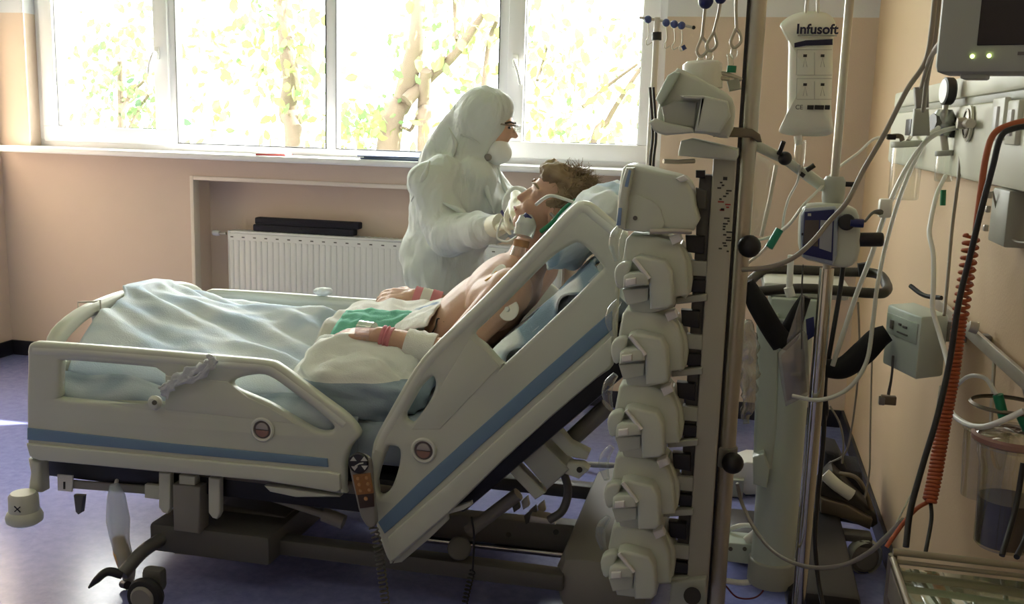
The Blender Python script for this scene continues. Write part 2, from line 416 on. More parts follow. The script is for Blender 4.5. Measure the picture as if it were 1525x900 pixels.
for (hx, zz) in ((X_m1-.025-.045, PY(232, 80, 5.0).z), (X_m3+.03+.03, PY(765, 92, 5.0).z)):
    h = box2('handle_base', (hx-.014, FY0-.034, zz-.03), (hx+.014, FY0-.02, zz+.035), m_white, win, .005)
    tube('handle', [(hx, FY0-.03, zz), (hx, FY0-.06, zz), (hx-.02*(1 if hx < -2 else -1), FY0-.065, zz-.05), (hx-.035*(1 if hx < -2 else -1), FY0-.06, zz-.11)], .009, m_white, win)
sill = tag(box2('trim_window_sill', (-3.97, 4.79, 1.168), (-.36, 5.04, 1.2), mat('sill_white', (.84, .84, .86), .3), bevel=.008), kind='structure')

# unseen ceiling fixtures, added as warm fill light for the room
m_fill = mat('fill_diffuser', (.9, .88, .8), .5, emit=(1, .90, .70), emit_s=1.8)
for i, (x, y) in enumerate(((-2.2, .6), (-.6, .6), (-2.2, 2.5), (-.6, 2.5))):
    t = thing('ceiling_fill_light', 'unseen long fluorescent ceiling fixture with frosted diffuser, added as fill light', 'lamp', (x, y, ZC-.06), 'added ceiling fill lights')
    box('housing', (1.24, .3, .05), (x, y, ZC-.028), m_white, t)
    box('diffuser', (1.2, .26, .03), (x, y, ZC-.065), m_fill, t, .008)

# ================================================================ outdoors
m_grass = mat('grass_ground', (.10, .2, .03), .9, noise=.5, nscale=3)
tag(box2('ground', (-60, 5.5, -4.2), (50, 90, -4.0), m_grass, bevel=0), kind='structure')
m_bark = mat('bark', (.085, .062, .038), .85, noise=.4, nscale=8, bump=.6, bscale=25)
def leaf_mat(name, col):
    m = bpy.data.materials.new(name); m.use_nodes = True; nt = m.node_tree; nt.nodes.remove(nt.nodes['Principled BSDF'])
    d = nt.nodes.new('ShaderNodeBsdfDiffuse'); t = nt.nodes.new('ShaderNodeBsdfTranslucent'); x = nt.nodes.new('ShaderNodeMixShader')
    d.inputs[0].default_value = (*col, 1); t.inputs[0].default_value = (*[min(1, c*1.25) for c in col], 1); x.inputs[0].default_value = .5
    nt.links.new(d.outputs[0], x.inputs[1]); nt.links.new(t.outputs[0], x.inputs[2]); nt.links.new(x.outputs[0], nt.nodes['Material Output'].inputs[0])
    return m
m_leafy = leaf_mat('leaf_yellow', (.135, .155, .062)); m_leafg = leaf_mat('leaf_green', (.085, .135, .055)); m_leafd = leaf_mat('leaf_deep', (.06, .10, .06))
def foliage(clusters, Y, m, parent, size=.09, dep=.7):
    bm = bmesh.new()
    for (cx, cy, rx, ry, n) in clusters:
        for _ in range(max(6, int(n*.36))):
            a = random.gauss(0, .5); b = random.gauss(0, .5)
            p = PY(cx+a*rx, cy+b*ry, Y+random.uniform(-dep, dep))
            s = size*random.uniform(.5, 1.25)
            R = Euler((random.uniform(0, 6.3), random.uniform(0, 6.3), random.uniform(0, 6.3))).to_matrix()
            vs = [bm.verts.new(p+R @ Vector(v)*s) for v in ((-.5, 0, 0), (-.15, .32, .05), (.25, .26, .05), (.6, 0, 0), (.25, -.26, .05), (-.15, -.32, .05))]
            bm.faces.new(vs)
    o = mk('foliage', bm, m, parent, smooth=False); o['kind'] = 'stuff'
    return o
def tree(label, Y, trunks, groups):
    b = PY(*trunks[0][0][0], Y)
    t = thing('tree', label, 'tree', (b.x, Y, -4.0), 'trees outside the window')
    for pts, r0, r1 in trunks:
        wp = [PY(x, y, Y+(.15*math.sin(i*1.7))) for i, (x, y) in enumerate(pts)]
        if pts[0][1] > 200: wp = [Vector((wp[0].x-.15, Y, -4.05)), Vector((wp[0].x-.08, Y, -2))]+wp
        tube('trunk' if r0 > .045 else 'branch', wp, [r0, (r0+r1)/2, r1], m_bark, t, seg=10, n=5)
    for cl, m, size in groups: foliage(cl, Y, m, t, size)
    return t
tree('leaning forked tree with thick brown branches beyond the window', 9.5,
    [([(578, 225), (600, 150), (614, 90), (622, 40), (626, -60)], .15, .06), ([(605, 150), (640, 115), (680, 78), (720, 20)], .07, .03),
     ([(632, 225), (631, 160), (634, 105)], .09, .055), ([(634, 118), (650, 100), (662, 85)], .03, .015), ([(628, 215), (610, 195), (598, 190)], .03, .015),
     ([(614, 90), (620, 55), (628, 25)], .05, .03), ([(722, 130), (730, 60), (740, 30)], .04, .02), ([(680, 60), (678, 20), (676, -20)], .025, .02)],
    [([(540, 190, 60, 40, 260), (690, 50, 80, 70, 260), (660, 215, 70, 50, 160), (690, 130, 60, 60, 80)], m_leafy, .12), ([(545, 185, 50, 40, 140), (588, 90, 22, 50, 60), (645, 60, 70, 60, 60), (700, 140, 50, 50, 50)], m_leafg, .10)])
tree('straight tree with broken bark and pale leaves beyond the window', 10.5,
    [([(438, 225), (428, 170), (434, 120), (428, 80), (424, 25), (420, -60)], .11, .085), ([(440, 130), (441, 100), (438, 75)], .03, .015)],
    [([(390, 60, 110, 100, 420), (450, 110, 90, 130, 300), (340, 150, 90, 80, 120), (300, 60, 90, 60, 120)], m_leafy, .13), ([(395, 40, 60, 60, 90), (430, 160, 60, 60, 50), (460, 85, 40, 40, 60)], m_leafg, .12)])
tree('bushy green tree beyond the opening window by the corner', 12.0,
    [([(182, 215), (180, 150), (178, 90)], .07, .035), ([(180, 170), (195, 140), (215, 120)], .035, .02), ([(190, 200), (206, 165), (222, 140)], .03, .02)],
    [([(160, 150, 70, 110, 460), (190, 60, 70, 120, 200), (215, 160, 40, 80, 160)], m_leafg, .13), ([(180, 130, 90, 130, 200), (200, 30, 60, 60, 80)], m_leafy, .13), ([(205, 150, 60, 90, 90)], m_leafd, .12)])
tree('slender tree with yellowish spring leaves beyond the window', 11.0,
    [([(880, 240), (905, 180), (935, 130), (970, 80)], .05, .02), ([(868, 160), (905, 128), (950, 95)], .025, .015), ([(800, 120), (808, 95), (815, 70)], .02, .012)],
    [([(850, 150, 110, 120, 420), (900, 70, 90, 90, 160), (810, 80, 50, 70, 140), (870, 200, 100, 50, 160)], m_leafy, .13), ([(782, 40, 18, 60, 130), (920, 60, 40, 90, 90), (840, 180, 60, 60, 70)], m_leafg, .11)])
# ================================================================ hospital bed
BN, BF = 2.5, 3.55          # outer faces of the near and far side rails
bed = thing('hospital_bed', 'pale plastic electric hospital bed with blue striped side rails and raised backrest', 'bed', (-1.2, 3.02, 0))
def wl(l, Y=BN):
    return [(p.x, p.z) for p in (PY(a, b, Y) for a, b in l)]
foot_out = wl([(39, 540), (39, 520), (46, 511), (70, 511), (180, 519), (318, 531), (395, 538), (417, 547), (447, 569), (480, 594), (515, 620), (532, 641), (533, 652), (520, 668), (513, 692), (512, 728), (504, 737), (400, 719), (220, 702), (60, 687), (44, 680), (39, 660), (38, 600)])
foot_h1 = wl([(89, 543), (94, 538), (165, 543), (238, 550), (243, 554), (244, 604), (239, 608), (165, 602), (91, 595), (87, 590), (87, 565)])
foot_h2 = wl([(343, 571), (358, 563), (385, 559), (405, 565), (437, 588), (471, 613), (493, 633), (495, 640), (488, 644), (470, 643), (440, 627), (400, 603), (370, 590), (348, 580)])
head_out = wl([(553, 668), (560, 648), (584, 604), (612, 556), (640, 520), (720, 444), (800, 360), (846, 314), (862, 303), (874, 301), (886, 307), (906, 324), (930, 345), (934, 356), (926, 392), (921, 440), (917, 510), (912, 546), (887, 566), (821, 622), (747, 689), (668, 766), (588, 836), (578, 838), (568, 815), (560, 790), (556, 760), (552, 720), (551, 690)])
head_h1 = wl([(705, 500), (720, 483), (752, 452), (816, 388), (848, 366), (862, 363), (878, 375), (896, 396), (897, 402), (890, 409), (840, 459), (756, 538), (749, 542), (742, 537), (722, 515)])
head_h2 = wl([(645, 563), (647, 576), (640, 596), (626, 617), (614, 631), (605, 629), (602, 620), (607, 604), (622, 582), (638, 565)])
head_h3 = wl([(574, 671), (583, 666), (594, 671), (593, 694), (582, 727), (568, 740), (560, 735), (561, 712)])
def rail(kind, outline, holes, Yc, th, near):
    sgn = -1 if near else 1
    r = plate('side_rail', smooth_loop(outline, 3), [smooth_loop(h, 3) for h in holes], lambda u, v: Vector((u, Yc, v)), (0, th, 0), m_bed, bed, .012, 3)
    return r
def strip(name, l, Yc, th, m, parent, bevel=.003, Y=BN):
    return plate(name, wl(l, Y), [], lambda u, v: Vector((u, Yc, v)), (0, th, 0), m, parent, bevel)
def rail_bar(l, Yc, parent):
    pts = [Vector((u, Yc, v)) for u, v in wl(l)]
    return tube('rail_bar', pts, .021, m_bedl, parent, seg=12, n=4)
foot_bar = [(48, 523), (110, 526), (180, 531), (318, 543), (390, 549), (410, 556), (440, 578), (476, 605), (512, 634)]
head_bar = [(563, 672), (570, 652), (594, 610), (622, 562), (650, 526), (728, 450), (806, 370), (854, 320), (870, 312), (884, 322), (918, 350)]
foot_str = [(41, 637), (260, 661), (488, 683), (489, 696), (260, 675), (41, 655)]
head_str = [(563, 778), (625, 718), (690, 659), (800, 561), (912, 462), (912, 491), (822, 570), (718, 662), (640, 735), (584, 786), (573, 795)]
foot_lip = [(41, 660), (260, 681), (490, 702), (507, 706), (509, 728), (502, 733), (400, 716), (220, 700), (60, 685), (46, 679)]
head_lip = [(579, 800), (592, 787), (642, 743), (722, 671), (824, 579), (912, 500), (911, 544), (887, 564), (821, 620), (747, 687), (668, 764), (588, 833), (581, 835)]
def emblem(px, py, Yc, parent, s):
    c = PY(px, py, BN); c.y = Yc
    lathe('emblem_ring', [(.028, 0), (.034, 0), (.036, .004), (.032, .008), (.027, .007), (.026, .002)], c, m_bedl, parent, (0, s, 0), 28)
    lathe('emblem_disc', [(0, .003), (.026, .003), (.026, 0)], c, mat('emblem_dark', (.12, .10, .09), .3), parent, (0, s, 0), 28)
    plate('emblem_mark', [(.019*math.cos(a*PI/14), .019*math.sin(a*PI/14)) for a in range(15)], [], lambda u, v: c+Vector((u, s*.004, v+.001)), (0, .004, 0), mat('emblem_mark', (.40, .37, .33), .3, metal=.4), parent, .0005)
    plate('emblem_red', [(.019*math.cos(PI+a*PI/14), .019*math.sin(PI+a*PI/14)) for a in range(15)], [], lambda u, v: c+Vector((u, s*.004, v-.002)), (0, .004, 0), mat('emblem_red', (.30, .16, .13), .4), parent, .0005)
for near in (True, False):
    Yc = BN+.02 if near else BF-.02; s = -1 if near else 1; f = Yc+s*.02
    r1 = rail('foot', foot_out, [foot_h1, foot_h2], Yc, .036, near)
    rail_bar(foot_bar, Yc, r1); strip('blue_stripe', foot_str, f, .006, m_blue, r1); strip('bumper_lip', foot_lip, f, .016, m_bed, r1, .005)
    emblem(391, 640, Yc+s*.018, r1, s)
    r2 = rail('head', head_out, [head_h1, head_h2, head_h3], Yc, .036, near)
    rail_bar(head_bar, Yc, r2); strip('blue_stripe', head_str, f, .006, m_blue, r2); strip('bumper_lip', head_lip, f, .016, m_bed, r2, .005)
    emblem(631, 671, Yc+s*.018, r2, s)
    strip('embossed_panel', [(246, 560), (338, 569), (368, 592), (400, 607), (440, 632), (372, 624), (246, 611)], Yc+s*.017, .006, m_bed, r1, .0025)
    strip('embossed_panel', [(700, 504), (726, 526), (744, 546), (655, 640), (612, 640), (648, 590)], Yc+s*.017, .006, m_bed, r2, .0025)
# foot board
fb = [(2.60, .44), (2.575, .50), (2.57, .64), (2.575, .69), (2.61, .745), (2.72, .787), (2.87, .806), (3.02, .81), (3.18, .806), (3.33, .787), (3.44, .745), (3.475, .69), (3.48, .64), (3.475, .50), (3.45, .44)]
fh = [(2.60, .655), (2.64, .705), (2.73, .745), (2.80, .755), (2.80, .70), (2.72, .665), (2.64, .645)]
plate('foot_board', smooth_loop(fb, 3), [smooth_loop(fh, 3), smooth_loop([(6.05-a, b) for a, b in fh][::-1], 3)], lambda u, v: Vector((-1.992, u, v)), (.042, 0, 0), m_bed, bed, .014, 3)
# frame of the lying surface and backrest platform
box2('lying_frame', (-2.03, 2.57, .29), (-.84, 3.48, .40), m_black, bed, .01)
for y in (2.585, 3.465): box2('frame_tube', (-2.05, y-.02, .345), (-.84, y+.02, .385), m_dsteel, bed, .008)
BA = math.radians(45)
bu = Vector((math.cos(BA), 0, math.sin(BA))); bv = Vector((math.sin(BA), 0, -math.cos(BA)))   # along the backrest, and away below it
B0 = Vector((-.835, 0, .555))                                                               # crease where the mattress top bends
def bk(u, v, y): return Vector((B0.x, y, B0.z))+bu*u+bv*v
def bbox(name, u0, u1, v0, v1, y0, y1, m, parent, bevel=.004):
    bm = bbox_bm((u1-u0, y1-y0, v1-v0), bevel)
    R = Matrix((bu, Vector((0, 1, 0)), -bv)).transposed().to_4x4()
    R.translation = bk((u0+u1)/2, (v0+v1)/2, (y0+y1)/2); bm.transform(R)
    return mk(name, bm, m, parent)
bbox('backrest_platform', -.06, .68, .152, .262, 2.56, 3.48, m_black, bed, .01)
# mattress: flat part and raised part in one bent slab
def mattress():
    bm = bmesh.new(); prof = []
    prof += [(-2.02, .565, .425), (-1.6, .57, .425), (-1.2, .57, .425), (-.98, .567, .425)]
    path_t = [Vector((x, 0, a)) for x, a, b in prof]+[Vector((-.88, 0, .568)), Vector((-.83, 0, .585))]+[B0+bu*u for u in (.1, .25, .4, .55, .68)]
    path_b = [Vector((x, 0, b)) for x, a, b in prof]+[Vector((-.86, 0, .425)), Vector((-.78, 0, .45))]+[B0+bu*u+bv*.15 for u in (.1, .25, .4, .55, .68)]
    ys = [2.57, 2.58, 2.62, 2.8, 3.02, 3.25, 3.42, 3.47, 3.48]; pz = [.05, .02, 0, 0, 0, 0, 0, .02, .05]
    T = []; Bm = []
    for pt_, pb in zip(path_t, path_b):
        d = (pb-pt_)
        T.append([bm.verts.new(Vector((0, y, 0))+pt_+d*k) for y, k in zip(ys, [.3, .1, 0, 0, 0, 0, 0, .1, .3])])
        Bm.append([bm.verts.new(Vector((0, y, 0))+pb-d*k) for y, k in zip(ys, [.3, .1, 0, 0, 0, 0, 0, .1, .3])])
    for i in range(len(T)-1):
        for k in range(len(ys)-1):
            bm.faces.new((T[i][k], T[i+1][k], T[i+1][k+1], T[i][k+1])); bm.faces.new((Bm[i][k], Bm[i][k+1], Bm[i+1][k+1], Bm[i+1][k]))
        bm.faces.new((T[i][0], Bm[i][0], Bm[i+1][0], T[i+1][0])); bm.faces.new((T[i][-1], T[i+1][-1], Bm[i+1][-1], Bm[i][-1]))
    for E_ in (0, -1):
        for k in range(len(ys)-1): bm.faces.new((T[E_][k], T[E_][k+1], Bm[E_][k+1], Bm[E_][k]))
    return bm
mk('mattress', mattress(), m_sheetb, bed, auto=60)
# mounts of the foot-end rail under the frame
for x0, x1, y0, y1 in ((236, 253, 704, 766), (310, 327, 712, 774)):
    pix_plate('rail_hinge', [(x0, y0), (x1, y0+2), (x1, y1-8), (x1-4, y1), (x0+6, y1-2), (x0, y1-10)], [], 2.535, .025, m_bed, bed, .004, raw=True)
pix_plate('hinge_box', [(256, 722), (298, 726), (296, 796), (258, 791)], [], 2.53, .06, m_chmid, bed, .006, raw=True)
pix_plate('hinge_box', [(266, 708), (290, 710), (290, 728), (266, 725)], [], 2.54, .04, m_bed, bed, .004, raw=True)
pix_plate('accessory_rail', [(105, 716), (236, 726), (236, 738), (105, 728)], [], 2.56, .012, m_chmid, bed, .003, raw=True)
pix_plate('accessory_rail', [(215, 722), (238, 724), (238, 745), (215, 742)], [], 2.552, .02, m_bed, bed, .003, raw=True)
pix_plate('hook', [(109, 738), (124, 739), (121, 764), (116, 767), (112, 763)], [], 2.555, .018, m_chassis, bed, .003, raw=True)
st = pix_plate('sticker', [(85, 707), (108, 709), (107, 733), (86, 731)], [], 2.552, .006, m_white, bed, .001, raw=True)
pix_plate('sticker_mark', [(94, 718), (97, 718), (97, 729), (94, 729)], [], 2.5505, .002, m_black, st, .0003, raw=True)
pix_plate('foot_latch', [(393, 724), (420, 727), (505, 739), (506, 741), (440, 741), (402, 733)], [], 2.51, .03, m_bed, bed, .003, raw=True)
# actuator arm lying at a slant below the foot-end rail
tube('actuator', [PY(344, 728, 2.62), PY(400, 740, 2.62), PY(490, 769, 2.62)], .012, m_chmid, bed, smooth=False)
tube('actuator_head', [PY(344, 727, 2.62), PY(374, 735, 2.62)], .019, m_chmid, bed, smooth=False)
tube('actuator_end', [PY(482, 766, 2.62), PY(512, 778, 2.62)], .022, m_chmid, bed, smooth=False)
# chassis
box2('chassis_rail', (-1.62, 2.62, .105), (-.41, 2.68, .155), m_chassis, bed, .008)
box2('chassis_rail', (-1.62, 3.34, .105), (-.41, 3.40, .155), m_chassis, bed, .008)
box2('chassis_crossbeam', (-1.66, 2.55, .10), (-1.27, 3.5, .19), m_chassis, bed, .012)
box2('chassis_cover', (-.44, 2.62, .02), (-.16, 3.45, .22), m_chmid, bed, .07)
pix_plate('lift_plate', [(330, 752), (425, 770), (422, 797), (392, 820), (300, 800), (296, 770)], [], 2.7, .5, m_chassis, bed, .01, raw=True)
pix_plate('foot_post', [(262, 790), (300, 795), (298, 830), (258, 826)], [], 2.6, .08, m_chmid, bed, .008, raw=True)
tube('push_tube', [PY(560, 795, 2.95), PY(895, 832, 2.95)], .013, mat('chrome', (.55, .54, .5), .12, metal=1.0), bed, smooth=False)
pix_plate('lift_beam', [(640, 764), (905, 788), (905, 834), (640, 800)], [], 3.0, .06, m_chmid, bed, .006, raw=True)
cyl('motor_hub', PY(684, 817, 2.66), PY(684, 817, 2.60), .034, m_chassis, bed, bevel=.006)
for a, b in ((757, 797), (828, 793)): cyl('bolt', PY(a, b, 2.93), PY(a, b, 2.91), .009, m_black, bed)
# mechanism under the backrest
pix_plate('backrest_bracket', [(747, 692), (760, 680), (790, 712), (812, 735), (797, 745), (775, 722)], [], 2.6, .04, m_bed, bed, .005, raw=True)
pix_plate('backrest_bracket', [(806, 640), (822, 627), (850, 660), (878, 674), (873, 686), (845, 680)], [], 2.6, .04, m_bed, bed, .005, raw=True)
pix_plate('backrest_motor', [(772, 680), (800, 653), (848, 700), (815, 730)], [], 2.58, .09, m_pumpd, bed, .006, raw=True)
pix_plate('backrest_motor', [(772, 668), (786, 654), (796, 662), (780, 679)], [], 2.6, .03, m_bed, bed, .003, raw=True)
pix_plate('backrest_lug', [(845, 690), (868, 692), (877, 700), (862, 714), (840, 706)], [], 2.585, .04, m_bed, bed, .004, raw=True)
cyl('lug_bolt', PY(863, 700, 2.588), PY(863, 700, 2.575), .008, m_black, bed)
tube('backrest_strut', [PY(698, 792, 2.68), PY(772, 736, 2.68)], .02, m_chmid, bed, smooth=False)
tube('backrest_strut', [PY(850, 655, 2.7), PY(905, 605, 2.7)], .024, m_chmid, bed, smooth=False)
tube('cable_loop', [PY(838, 700, 2.66), PY(846, 730, 2.66), PY(838, 760, 2.66), PY(818, 775, 2.66)], .012, m_chassis, bed)
for i, (a, b) in enumerate(((762, 752), (776, 748), (788, 762), (800, 755), (780, 770))):
    pix_plate('linkage', [(a, b), (a+9, b-8), (a+12, b+6), (a+3, b+12)], [], 2.72+.03*i, .02, m_steel if i % 2 else m_chassis, bed, .002, raw=True)
pix_plate('linkage', [(790, 768), (825, 775), (827, 782), (788, 778)], [], 2.75, .05, m_steel, bed, .002, raw=True)
pix_plate('rail_release', [(668, 760), (690, 752), (701, 748), (702, 753), (690, 760), (668, 766)], [], 2.52, .02, m_bedl, bed, .002, raw=True)
pix_plate('rail_lower_arm', [(592, 828), (640, 788), (666, 766), (667, 776), (640, 802), (598, 838), (585, 840)], [], 2.53, .02, m_bed, bed, .003, raw=True)
# corner bumper wheel with its cross mark
c = PY(36, 760, 2.46)
bmp = lathe('corner_bumper', [(0, .055), (.035, .055), (.042, .045), (.043, .0), (.047, -.004), (.053, -.018), (.051, -.032), (.04, -.04), (0, -.04)], c, m_bed, bed)
pix_plate('bumper_arm', [(40, 735), (44, 705), (40, 684), (58, 690), (60, 735)], [], 2.5, .05, m_bed, bed, .01, raw=True)
for sx in (-1, 1): box('cross_mark', (.026, .002, .003), c+Vector((.012, -.0425, .02)), m_black, bmp, 0, (0, sx*.7, 0))
# brake pedals and casters
tube('brake_pedal', [PY(182, 856, 2.42), PY(160, 852, 2.40), PY(144, 864, 2.38), PY(132, 876, 2.37)], [.014, .013, .011, .003], m_black, bed, seg=10)
tube('pedal_shaft', [PY(182, 856, 2.42), PY(215, 820, 2.5), PY(262, 790, 2.6)], .02, m_chassis, bed)
for (x, y) in ((-1.56, 2.37), (-1.56, 3.5), (-.3, 2.78), (-.3, 3.3)):
    lathe('caster_wheel', [(0, -.02), (.034, -.02), (.036, -.016), (.05, -.014), (.055, 0), (.05, .014), (.036, .016), (.034, .02), (0, .02)], (x, y, .055), m_rubber, bed, (0, 1, 0))
    lathe('caster_hub', [(0, -.026), (.03, -.026), (.036, -.02), (.036, .02), (.03, .026), (0, .026)], (x, y, .055), m_chmid, bed, (0, 1, 0))
    box2('caster_fork', (x-.035, y+.03, .05), (x+.03, y+.07, .12), m_chassis, bed, .015)

# hand control hanging on the rail, with its coiled cord
hc = thing('hand_control', 'bed hand control with round black keypad hanging between the side rails', 'remote control', PY(540, 780, 2.46))
pix_plate('control_body', [(520, 688), (532, 678), (548, 684), (552, 700), (555, 740), (560, 780), (548, 786), (536, 768), (528, 735), (522, 710)], [], 2.445, .024, m_chmid, hc, .006)
c = PY(534, 690, 2.444)
kp = lathe('keypad', [(0, .006), (.026, .006), (.0285, .003), (.0285, -.006), (0, -.006)], c, m_black, hc, (0, -1, 0), 28)
m_key = mat('key_print', (.55, .55, .5), .5)
def tri(cx, cy, up, parent):
    d = -6 if up else 6
    pix_plate('arrow_key', [(cx-5, cy-d*.5), (cx+5, cy-d*.5), (cx, cy+d*.6)], [], 2.437, .002, m_key, parent, .0002, raw=True)
for (x, y, u) in ((526, 684, True), (542, 684, True), (528, 698, False), (543, 697, False)): tri(x, y, u, kp)
pix_plate('position_mark', [(528, 694), (535, 690), (541, 689), (541, 691), (535, 692), (529, 696)], [], 2.437, .002, m_key, kp, .0002, raw=True)
kb = pix_plate('button_panel', [(525, 708), (551, 705), (556, 735), (531, 738)], [], 2.441, .006, mat('button_amber', (.30, .13, .035), .4), hc, .001, raw=True)
for i in range(3):
    for j in range(2):
        p = PY(533+j*13+i*2, 713+i*9-j, 2.4405); lathe('button', [(0, .003), (.0042, .0025), (.005, 0)], p, mat('button_top', (.5, .27, .1), .4), kb, (0, -1, 0), 12)
kb2 = pix_plate('lock_panel', [(532, 738), (556, 735), (557, 755), (536, 758)], [], 2.441, .006, mat('button_dark', (.045, .022, .01), .4), hc, .001, raw=True)
lathe('button', [(0, .003), (.0052, .0025), (.006, 0)], PY(545, 743, 2.4405), mat('button_top', (.5, .27, .1), .4), kb2, (0, -1, 0), 12)
coil('coiled_cord', [PY(556, 786, 2.45), PY(562, 810, 2.45), PY(568, 850, 2.45), PY(574, 900, 2.45), PY(580, 960, 2.45)], .011, .0026, 26, m_chassis, hc)
cc = thing('coiled_cable', 'dark coiled cable hanging from the bed chassis', 'cable', PY(700, 920, 2.58))
tube('lead', [PY(702, 770, 2.58), PY(706, 800, 2.58), PY(704, 850, 2.58)], .003, m_black, cc); coil('coil', [PY(704, 850, 2.58), PY(696, 880, 2.58), PY(686, 930, 2.58)], .008, .0024, 14, m_black, cc)
# ================================================================ bedding
from mathutils import noise as mnoise
def nz(x, y, s, seed=0): return mnoise.noise(Vector((x*s, y*s, seed*7.3)))
def ss(a, b, x):
    t = max(0, min(1, (x-a)/(b-a))); return t*t*(3-2*t)
def lerpf(tab, x):
    for (a, va), (b, vb) in zip(tab, tab[1:]):
        if x <= b: return va+(vb-va)*max(0, min(1, (x-a)/(b-a)))
    return tab[-1][1]
def sheet(name, nu, nv, fn, m, parent=None, thick=.008):
    """cloth with real thickness; fn(u,v) in 0..1 gives the upper surface point"""
    bm = bmesh.new(); g = [[bm.verts.new(fn(i/nu, j/nv)) for j in range(nv+1)] for i in range(nu+1)]
    for i in range(nu):
        for j in range(nv): bm.faces.new((g[i][j], g[i+1][j], g[i+1][j+1], g[i][j+1]))
    bmesh.ops.recalc_face_normals(bm, faces=bm.faces[:])
    bmesh.ops.solidify(bm, geom=bm.faces[:], thickness=thick)
    return mk(name, bm, m, parent, auto=180)
def two_tone(name, a, b, scale, thresh=.5, soft=.06, vec=(1, 1, 1), rough=.85):
    m = mat(name, a, rough, bump=.18, bscale=260); nt = m.node_tree; bs = nt.nodes['Principled BSDF']
    ge = nt.nodes.new('ShaderNodeTexCoord'); mp = nt.nodes.new('ShaderNodeMapping'); mp.inputs['Scale'].default_value = vec
    n = nt.nodes.new('ShaderNodeTexNoise'); n.inputs['Scale'].default_value = scale; n.inputs['Detail'].default_value = 1
    r = nt.nodes.new('ShaderNodeValToRGB'); r.color_ramp.elements[0].position = thresh-soft; r.color_ramp.elements[1].position = thresh+soft
    r.color_ramp.elements[0].color = (*a, 1); r.color_ramp.elements[1].color = (*b, 1)
    nt.links.new(ge.outputs['Object'], mp.inputs[0]); nt.links.new(mp.outputs[0], n.inputs['Vector']); nt.links.new(n.outputs['Fac'], r.inputs[0]); nt.links.new(r.outputs[0], bs.inputs['Base Color'])
    return m
m_duvet = two_tone('duvet_cloth', (.68, .74, .79), (.46, .56, .68), 5, .52, .12, (1, 2.5, 1))
def split_z(m, a, b, zs, kx):
    """printed fabric: colour b below a seam line that climbs with x"""
    nt = m.node_tree; bs = nt.nodes['Principled BSDF']; tc = nt.nodes.new('ShaderNodeTexCoord'); sp = nt.nodes.new('ShaderNodeSeparateXYZ'); nt.links.new(tc.outputs['Object'], sp.inputs[0])
    ad = nt.nodes.new('ShaderNodeMath'); ad.operation = 'MULTIPLY_ADD'; ad.inputs[1].default_value = kx; nt.links.new(sp.outputs[0], ad.inputs[0]); nt.links.new(sp.outputs[2], ad.inputs[2])
    lt = nt.nodes.new('ShaderNodeMath'); lt.operation = 'LESS_THAN'; lt.inputs[1].default_value = zs; nt.links.new(ad.outputs[0], lt.inputs[0])
    mx = nt.nodes.new('ShaderNodeMix'); mx.data_type = 'RGBA'; mx.inputs[6].default_value = (*a, 1); mx.inputs[7].default_value = (*b, 1)
    nt.links.new(lt.outputs[0], mx.inputs[0]); nt.links.new(mx.outputs[2], bs.inputs['Base Color'])
    return m
m_pillow = split_z(mat('pillow_print', (.72, .74, .70), .85, bump=.18, bscale=260), (.70, .72, .68), (.30, .38, .45), .703, -.03)
m_draw = two_tone('drawsheet_cloth', (.66, .70, .72), (.22, .32, .42), 7, .52, .03, (1, .6, 1))
ztop = [(-2.13, .80), (-2.06, .83), (-1.98, .812), (-1.86, .785), (-1.7, .757), (-1.55, .750), (-1.4, .757), (-1.3, .752), (-1.2, .722), (-1.12, .66)]
def fbz(y):
    return lerpf([(2.54, .64), (2.61, .745), (2.72, .787), (2.87, .806), (3.02, .81), (3.18, .806), (3.33, .787), (3.44, .745), (3.51, .64)], y)
def duvet(u, v):
    y0, y1 = 2.60, 3.46; y = y0+(y1-y0)*v
    over = ss(2.90, 3.02, y)*(1-ss(3.18, 3.30, y))
    x0 = -1.955-.068*over
    x = x0+u*(-1.14-x0)+(.10*(1-v)-.04+.02*math.sin(v*9))*u
    zt = lerpf(ztop, x); c = (y-3.05)/.45; prof = max(0, 1-abs(c)**2.2)
    legs = .022*math.cos((y-3.02)*16)*ss(-1.9, -1.7, x)
    base = .605-.01*abs(c)**4; z = base+(zt-base)*prof**.72+legs*prof
    z += (.022*nz(x*.8+y*1.4, y*.5, 5, 1)+.016*nz(x*.7+y*2.2, y, 9, 2)+.008*math.sin((x*1.1+y*2.3)*24+3*nz(x, y, 3, 4))+.006*nz(x*1.6+y*3, y*2, 14, 6))*(.35+.65*prof)
    z = min(z, .818-.02*ss(-1.98, -1.8, x))
    k = ss(-1.938, -1.958, x)
    z = z*(1-k*over)+(fbz(y)+.013)*k*over
    if x < -2.014: z -= .02*ss(-2.014, -2.028, x)
    return Vector((x, y, max(z, .588)))
dv = tag(sheet('duvet', 90, 70, duvet, m_duvet, None, .012), 'rumpled white and pale blue duvet covering the legs on the hospital bed', 'duvet')
tag(sheet('under_blanket', 80, 14, lambda u, v: Vector((-2.0+u*1.0, 2.60-.045*ss(0, .35, v)+.012*math.sin(u*21+2*nz(u, v, 3, 2))*v, .612-.17*v+.018*nz(u*3, v, 3, 5)*(1-v)+.012*math.sin(u*9))), two_tone('under_blanket_cloth', (.46, .53, .58), (.30, .37, .45), 6, .52, .05), None, .006), 'blue grey under blanket hanging beside the mattress behind the side rail', 'blanket')
